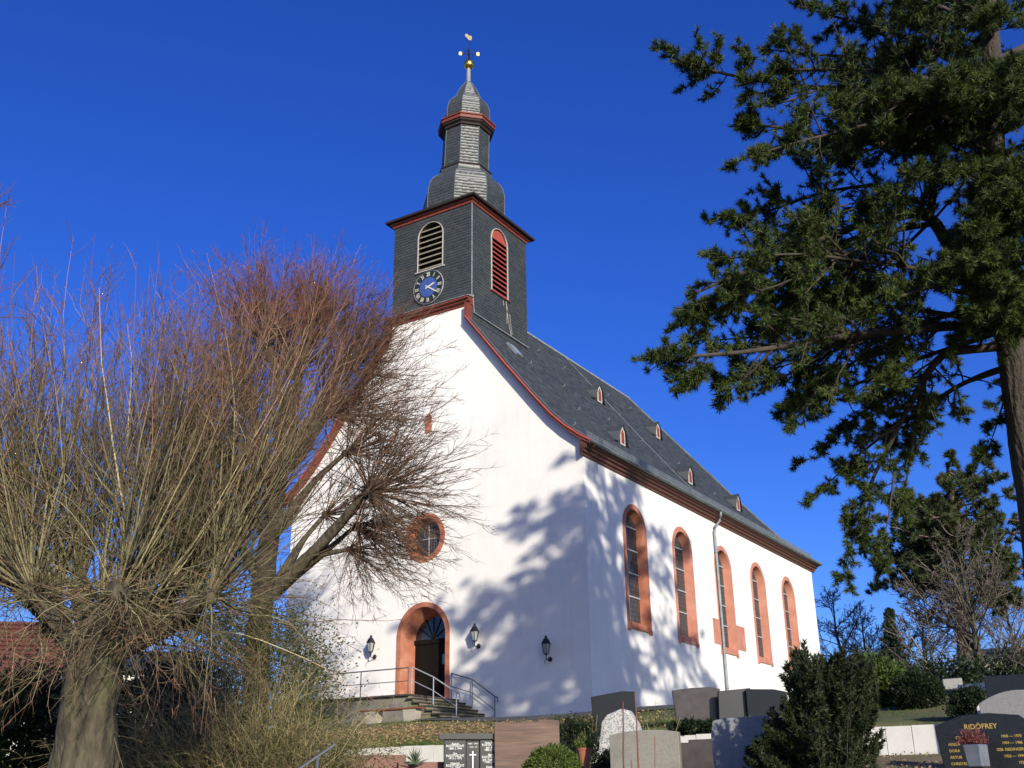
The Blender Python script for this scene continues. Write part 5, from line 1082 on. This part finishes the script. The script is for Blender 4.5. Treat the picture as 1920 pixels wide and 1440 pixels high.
# red canes, rose, grave plants
def canes(label, D, lst, seed, mat, r, n1=0):
    rg = np.random.default_rng(seed); b = at(lst[0][0], 1470, D); b[2] = terr(b[0], b[1])-.02; t, q = rooted('bare_shrub', label, 'shrub', b); tw_ = Twigs()
    for x0, x1, yt in lst:
        p0 = b+Rv*((x0-lst[0][0])*D/FPX); p1 = at(x1, yt, D); K = 12; s = np.linspace(0, 1, K)[:, None]; P = p0+(p1-p0)*s+np.cumsum(rg.normal(0, .006, (K, 3)), 0)*np.sin(s*np.pi); tw_.add(P[None], np.array([r]), 6, .45)
        if n1: a, la, ta = side(rg, P[None], n1, .3, 1, 38, .35, np.array([np.linalg.norm(p1-p0)]), 6, .3, .4); tw_.add(a, np.full(len(a), r*.6), 4, .6); b2, lb, tb = side(rg, a, 4, .2, 1, 38, .5, la, 4, .3, .4); tw_.add(b2, np.full(len(b2), r*.4), 3, .5)
    q(tw_.build('canes', mat, None)); return t
canes('upright red canes of a bare shrub before the warm grey headstone', 8.6, [(1192, 1190, 1298), (1172, 1168, 1316), (1176, 1184, 1425), (1220, 1228, 1380)], 91, cane, .0095)
canes('thin bare rose before the church wall left of the brown headstone', 21.5, [(1232, 1228, 1322), (1240, 1248, 1335), (1225, 1213, 1345), (1250, 1275, 1345)], 92, twig_pale, .008, 5)
canes('thin bare stems left of the speckled boulder', 17.2, [(1100, 1096, 1365), (1112, 1120, 1340), (1106, 1112, 1350), (1095, 1088, 1375)], 93, twig_pale, .006, 4)
# blue green spiky plant
rg = np.random.default_rng(95); p = at(778, 1432, 19.8); t, q = rooted('spiky_plant', 'spiky blue green plant on the red stone left of the triptych', 'plant', (p[0], p[1], p[2]-.02))
N = 46; d = unit(rg.normal(0, .75, (N, 3))+Zv*.8); P = grow(rg, np.repeat(p[None], N, 0), d, rg.uniform(.2, .36, N), 5, -.2, .15); tw_ = Twigs(); tw_.add(P, np.full(N, .017), 3, .95, .1, .9); q(tw_.build('leaf_spikes', agave, None))
# clay pot with heather, planter heather
p = at(1096, 1425, 17); gz = terr(p[0], p[1]); t = thing('plant_pot', 'terracotta pot with green heather beside the speckled boulder', 'pot', (p[0], p[1], gz)); hh = at(1096, 1402, 17)[2]-gz
m = MB(); m.lathe([(.06, 0), (.08, hh-.2), (.115, hh-.03), (.125, hh-.03), (.125, hh), (.1, hh), (.09, hh-.03)], (0, 0, 0), 16); m.build('pot', terracotta, t)
rg = np.random.default_rng(97); N = 900; P = np.stack([rg.normal(0, .06, N), rg.normal(0, .06, N), hh+np.abs(rg.normal(0, .07, N))], 1); V, F = leaves(rg, P, .04, np.repeat(Zv[None], N, 0), .3, .6); npmesh('foliage', V, F, leaft, t, np.repeat(rg.uniform(0, 1, N), 4))
t = bpy.data.objects[[o.name for o in bpy.data.objects if o.name.startswith('planter')][0]]; z0 = planter_top[2]-t.location.z
N = 1500; P = np.stack([rg.normal(-.03, .07, N), rg.normal(0, .05, N), z0+np.abs(rg.normal(0, .06, N))], 1); V, F = leaves(rg, P, .035, np.repeat(Zv[None], N, 0), .3, .5); npmesh('foliage', V, F, heather, t, np.repeat(rg.uniform(0, 1, N), 4))
# ------------------------------------------------------------------ houses behind
def house(name, label, px, py_top, D, halfw, depth, wall_h, roof_h, rot, wallm, roofm):
    b = at(px, py_top, D); z0 = terr(b[0], b[1])-.2; t = thing(name, label, 'house', (b[0], b[1], z0), rot); H_ = b[2]-z0-roof_h
    m = MB(); m.add([(-halfw, -depth, 0), (halfw, -depth, 0), (halfw, depth, 0), (-halfw, depth, 0), (-halfw, -depth, H_), (halfw, -depth, H_), (halfw, depth, H_), (-halfw, depth, H_), (-halfw, 0, H_+roof_h-.1), (halfw, 0, H_+roof_h-.1)], [(0, 1, 5, 4), (1, 2, 6, 9, 5), (2, 3, 7, 6), (3, 0, 4, 8, 7)]); m.build('wall', wallm, t)
    m = MB(); e = .35
    for s in (-1, 1):
        q1 = [(-halfw-e, s*(depth+e), H_-.15), (halfw+e, s*(depth+e), H_-.15), (halfw+e, 0, H_+roof_h), (-halfw-e, 0, H_+roof_h)]; m.add(q1+[(a_, b_, c_-.14) for a_, b_, c_ in q1], [(0, 1, 2, 3), (7, 6, 5, 4), (0, 4, 5, 1), (1, 5, 6, 2), (3, 2, 6, 7), (0, 3, 7, 4)])
    rf = m.build('roof', roofm, t)
    for k in range(3):
        x = -halfw+halfw*2*(k+.5)/3; m = MB(); m.box(x-.55, x+.55, -depth-.04, -depth+.1, H_-1.9, H_-.6); wn = m.build('window', whitepaint, t); m = MB(); m.box(x-.47, x+.47, -depth-.055, -depth-.03, H_-1.82, H_-.68); m.build('pane', glassd, wn)
    return t, H_, rf
t, H_, rf = house('house', 'house with a red tiled roof behind the hedge at the left edge', -70, 1165, 44, 4.2, 3.6, 3, 2.9, R_(46), plaster, rooftile)
# rows of roof tiles, on the slope that faces the churchyard
rg = np.random.default_rng(99); V = []; F = []; sl_n = 15
for j in range(sl_n):
    for i in range(36):
        f0, f1 = j/sl_n, (j+1.08)/sl_n; x0 = -4.5+i*.25; y0, y1 = -3.95*(1-f0), -3.95*(1-f1); za, zb_ = H_-.15+f0*3.05+.05+rg.uniform(0, .015), H_-.15+f1*3.05+.01; k = len(V)
        V += [(x0, y0, za), (x0+.125, y0, za+.05), (x0+.24, y0, za), (x0+.24, y1, zb_), (x0+.125, y1, zb_+.05), (x0, y1, zb_)]; F += [(k, k+1, k+4, k+5), (k+1, k+2, k+3, k+4)]
o = npmesh('roof_tiles', V, F, rooftile, rf); o['kind'] = 'stuff'
house('house', 'small white walled house glimpsed right of the pollard trunk', 300, 1222, 48, 1.5, 1.8, 2.4, .8, R_(32), plaster, slateb)
house('house', 'pale house glimpsed through the bare trees at the right edge', 1925, 1212, 110, 4.5, 4, 3.5, 1.4, R_(10), concrete, slateb)
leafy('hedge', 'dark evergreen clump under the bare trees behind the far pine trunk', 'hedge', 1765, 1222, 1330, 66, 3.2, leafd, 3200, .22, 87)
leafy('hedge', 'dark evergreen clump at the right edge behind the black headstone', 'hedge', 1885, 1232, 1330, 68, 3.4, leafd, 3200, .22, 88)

# ------------------------------------------------------------------ grass and fallen leaves on the bank
rg = np.random.default_rng(111); N = 62000
x = np.where(rg.uniform(0, 1, N) < .6, rg.uniform(-9, 6, N), rg.uniform(4, 18, N)); y = np.where(rg.uniform(0, 1, N) < .5, rg.uniform(-12.95, -3.4, N), rg.uniform(-12.95, -9, N)); keep = ~((x > -4.3) & (y > -6.1) & (y > -5.0-.1*x*0)) & ~((x < -4.4) & (y > -3.4)); x, y = x[keep], y[keep]
z = np.interp(y, [-13.0, -9, -4.4, 0], [-1.33, -.72, -.03, .04])+.05*np.sin(x*.7+y*.4)*((y > -12.5)); N = len(x); base = np.stack([x, y, z-.03], 1); d = unit(rg.normal(0, .45, (N, 3))+Zv); s = unit(np.cross(d, rg.normal(0, 1, (N, 3))))*.008; l = rg.uniform(.05, .13, N)[:, None]
V = np.stack([base-s, base+s, base+d*l], 1).reshape(-1, 3); o = npmesh('grass', V, np.arange(3*N).reshape(-1, 3), grassb, None, np.repeat(np.clip(rg.normal(.4, .25, N)+.3*np.sin(x*1.3)*np.sin(y*1.1), 0, 1), 3)); tag(o, 'short winter grass on the bank below the church', 'grass', kind='stuff')
N = 9000; x = rg.normal(-1.5, 4.5, N); y = rg.normal(-9.5, 1.8, N); k = (y < -6.2) & (y > -12.9); x, y = x[k], y[k]; N = len(x); z = np.interp(y, [-13.0, -9, -4.4, 0], [-1.33, -.72, -.03, .04])+.05*np.sin(x*.7+y*.4)*(y > -12.5)+rg.uniform(.02, .07, N)
V, F = leaves(rg, np.stack([x, y, z], 1), .075, rg.normal(0, 1, (N, 3))*np.array([1, 1, .3]), .65, .1); o = npmesh('fallen_leaves', V, F, deadleaf, None, np.repeat(rg.uniform(0, 1, N), 4)); tag(o, 'brown fallen leaves scattered over the grass bank', 'leaves', kind='stuff')


# sparse grass and leaves on the earth below the white slabs
rg = np.random.default_rng(121); N = 9000; x = rg.uniform(11, 18, N); y = rg.uniform(-19.5, -13.2, N); z = np.interp(y, [-22, -13.08], [-2.62, -1.83])+.05*np.sin(x*.7+y*.4)*(y < -14)
base = np.stack([x, y, z-.03], 1); d = unit(rg.normal(0, .6, (N, 3))+Zv); s = unit(np.cross(d, rg.normal(0, 1, (N, 3))))*.007; l = rg.uniform(.04, .11, N)[:, None]
V = np.stack([base-s, base+s, base+d*l], 1).reshape(-1, 3); o = npmesh('grass', V, np.arange(3*N).reshape(-1, 3), grassb, None, np.repeat(np.clip(rg.normal(.6, .25, N), 0, 1), 3)); tag(o, 'sparse dry grass on the earth below the white slab wall', 'grass', kind='stuff')
N = 2600; x = rg.uniform(10, 18, N); y = rg.uniform(-19.5, -13.3, N); z = np.interp(y, [-22, -13.08], [-2.62, -1.83])+.05*np.sin(x*.7+y*.4)*(y < -14)+rg.uniform(.01, .05, N)
V, F = leaves(rg, np.stack([x, y, z], 1), .06, rg.normal(0, 1, (N, 3))*np.array([1, 1, .3]), .65, .1); o = npmesh('fallen_leaves', V, F, deadleaf, None, np.repeat(rg.uniform(0, .7, N), 4)); tag(o, 'dry leaves on the earth in front of the white slab wall', 'leaves', kind='stuff')
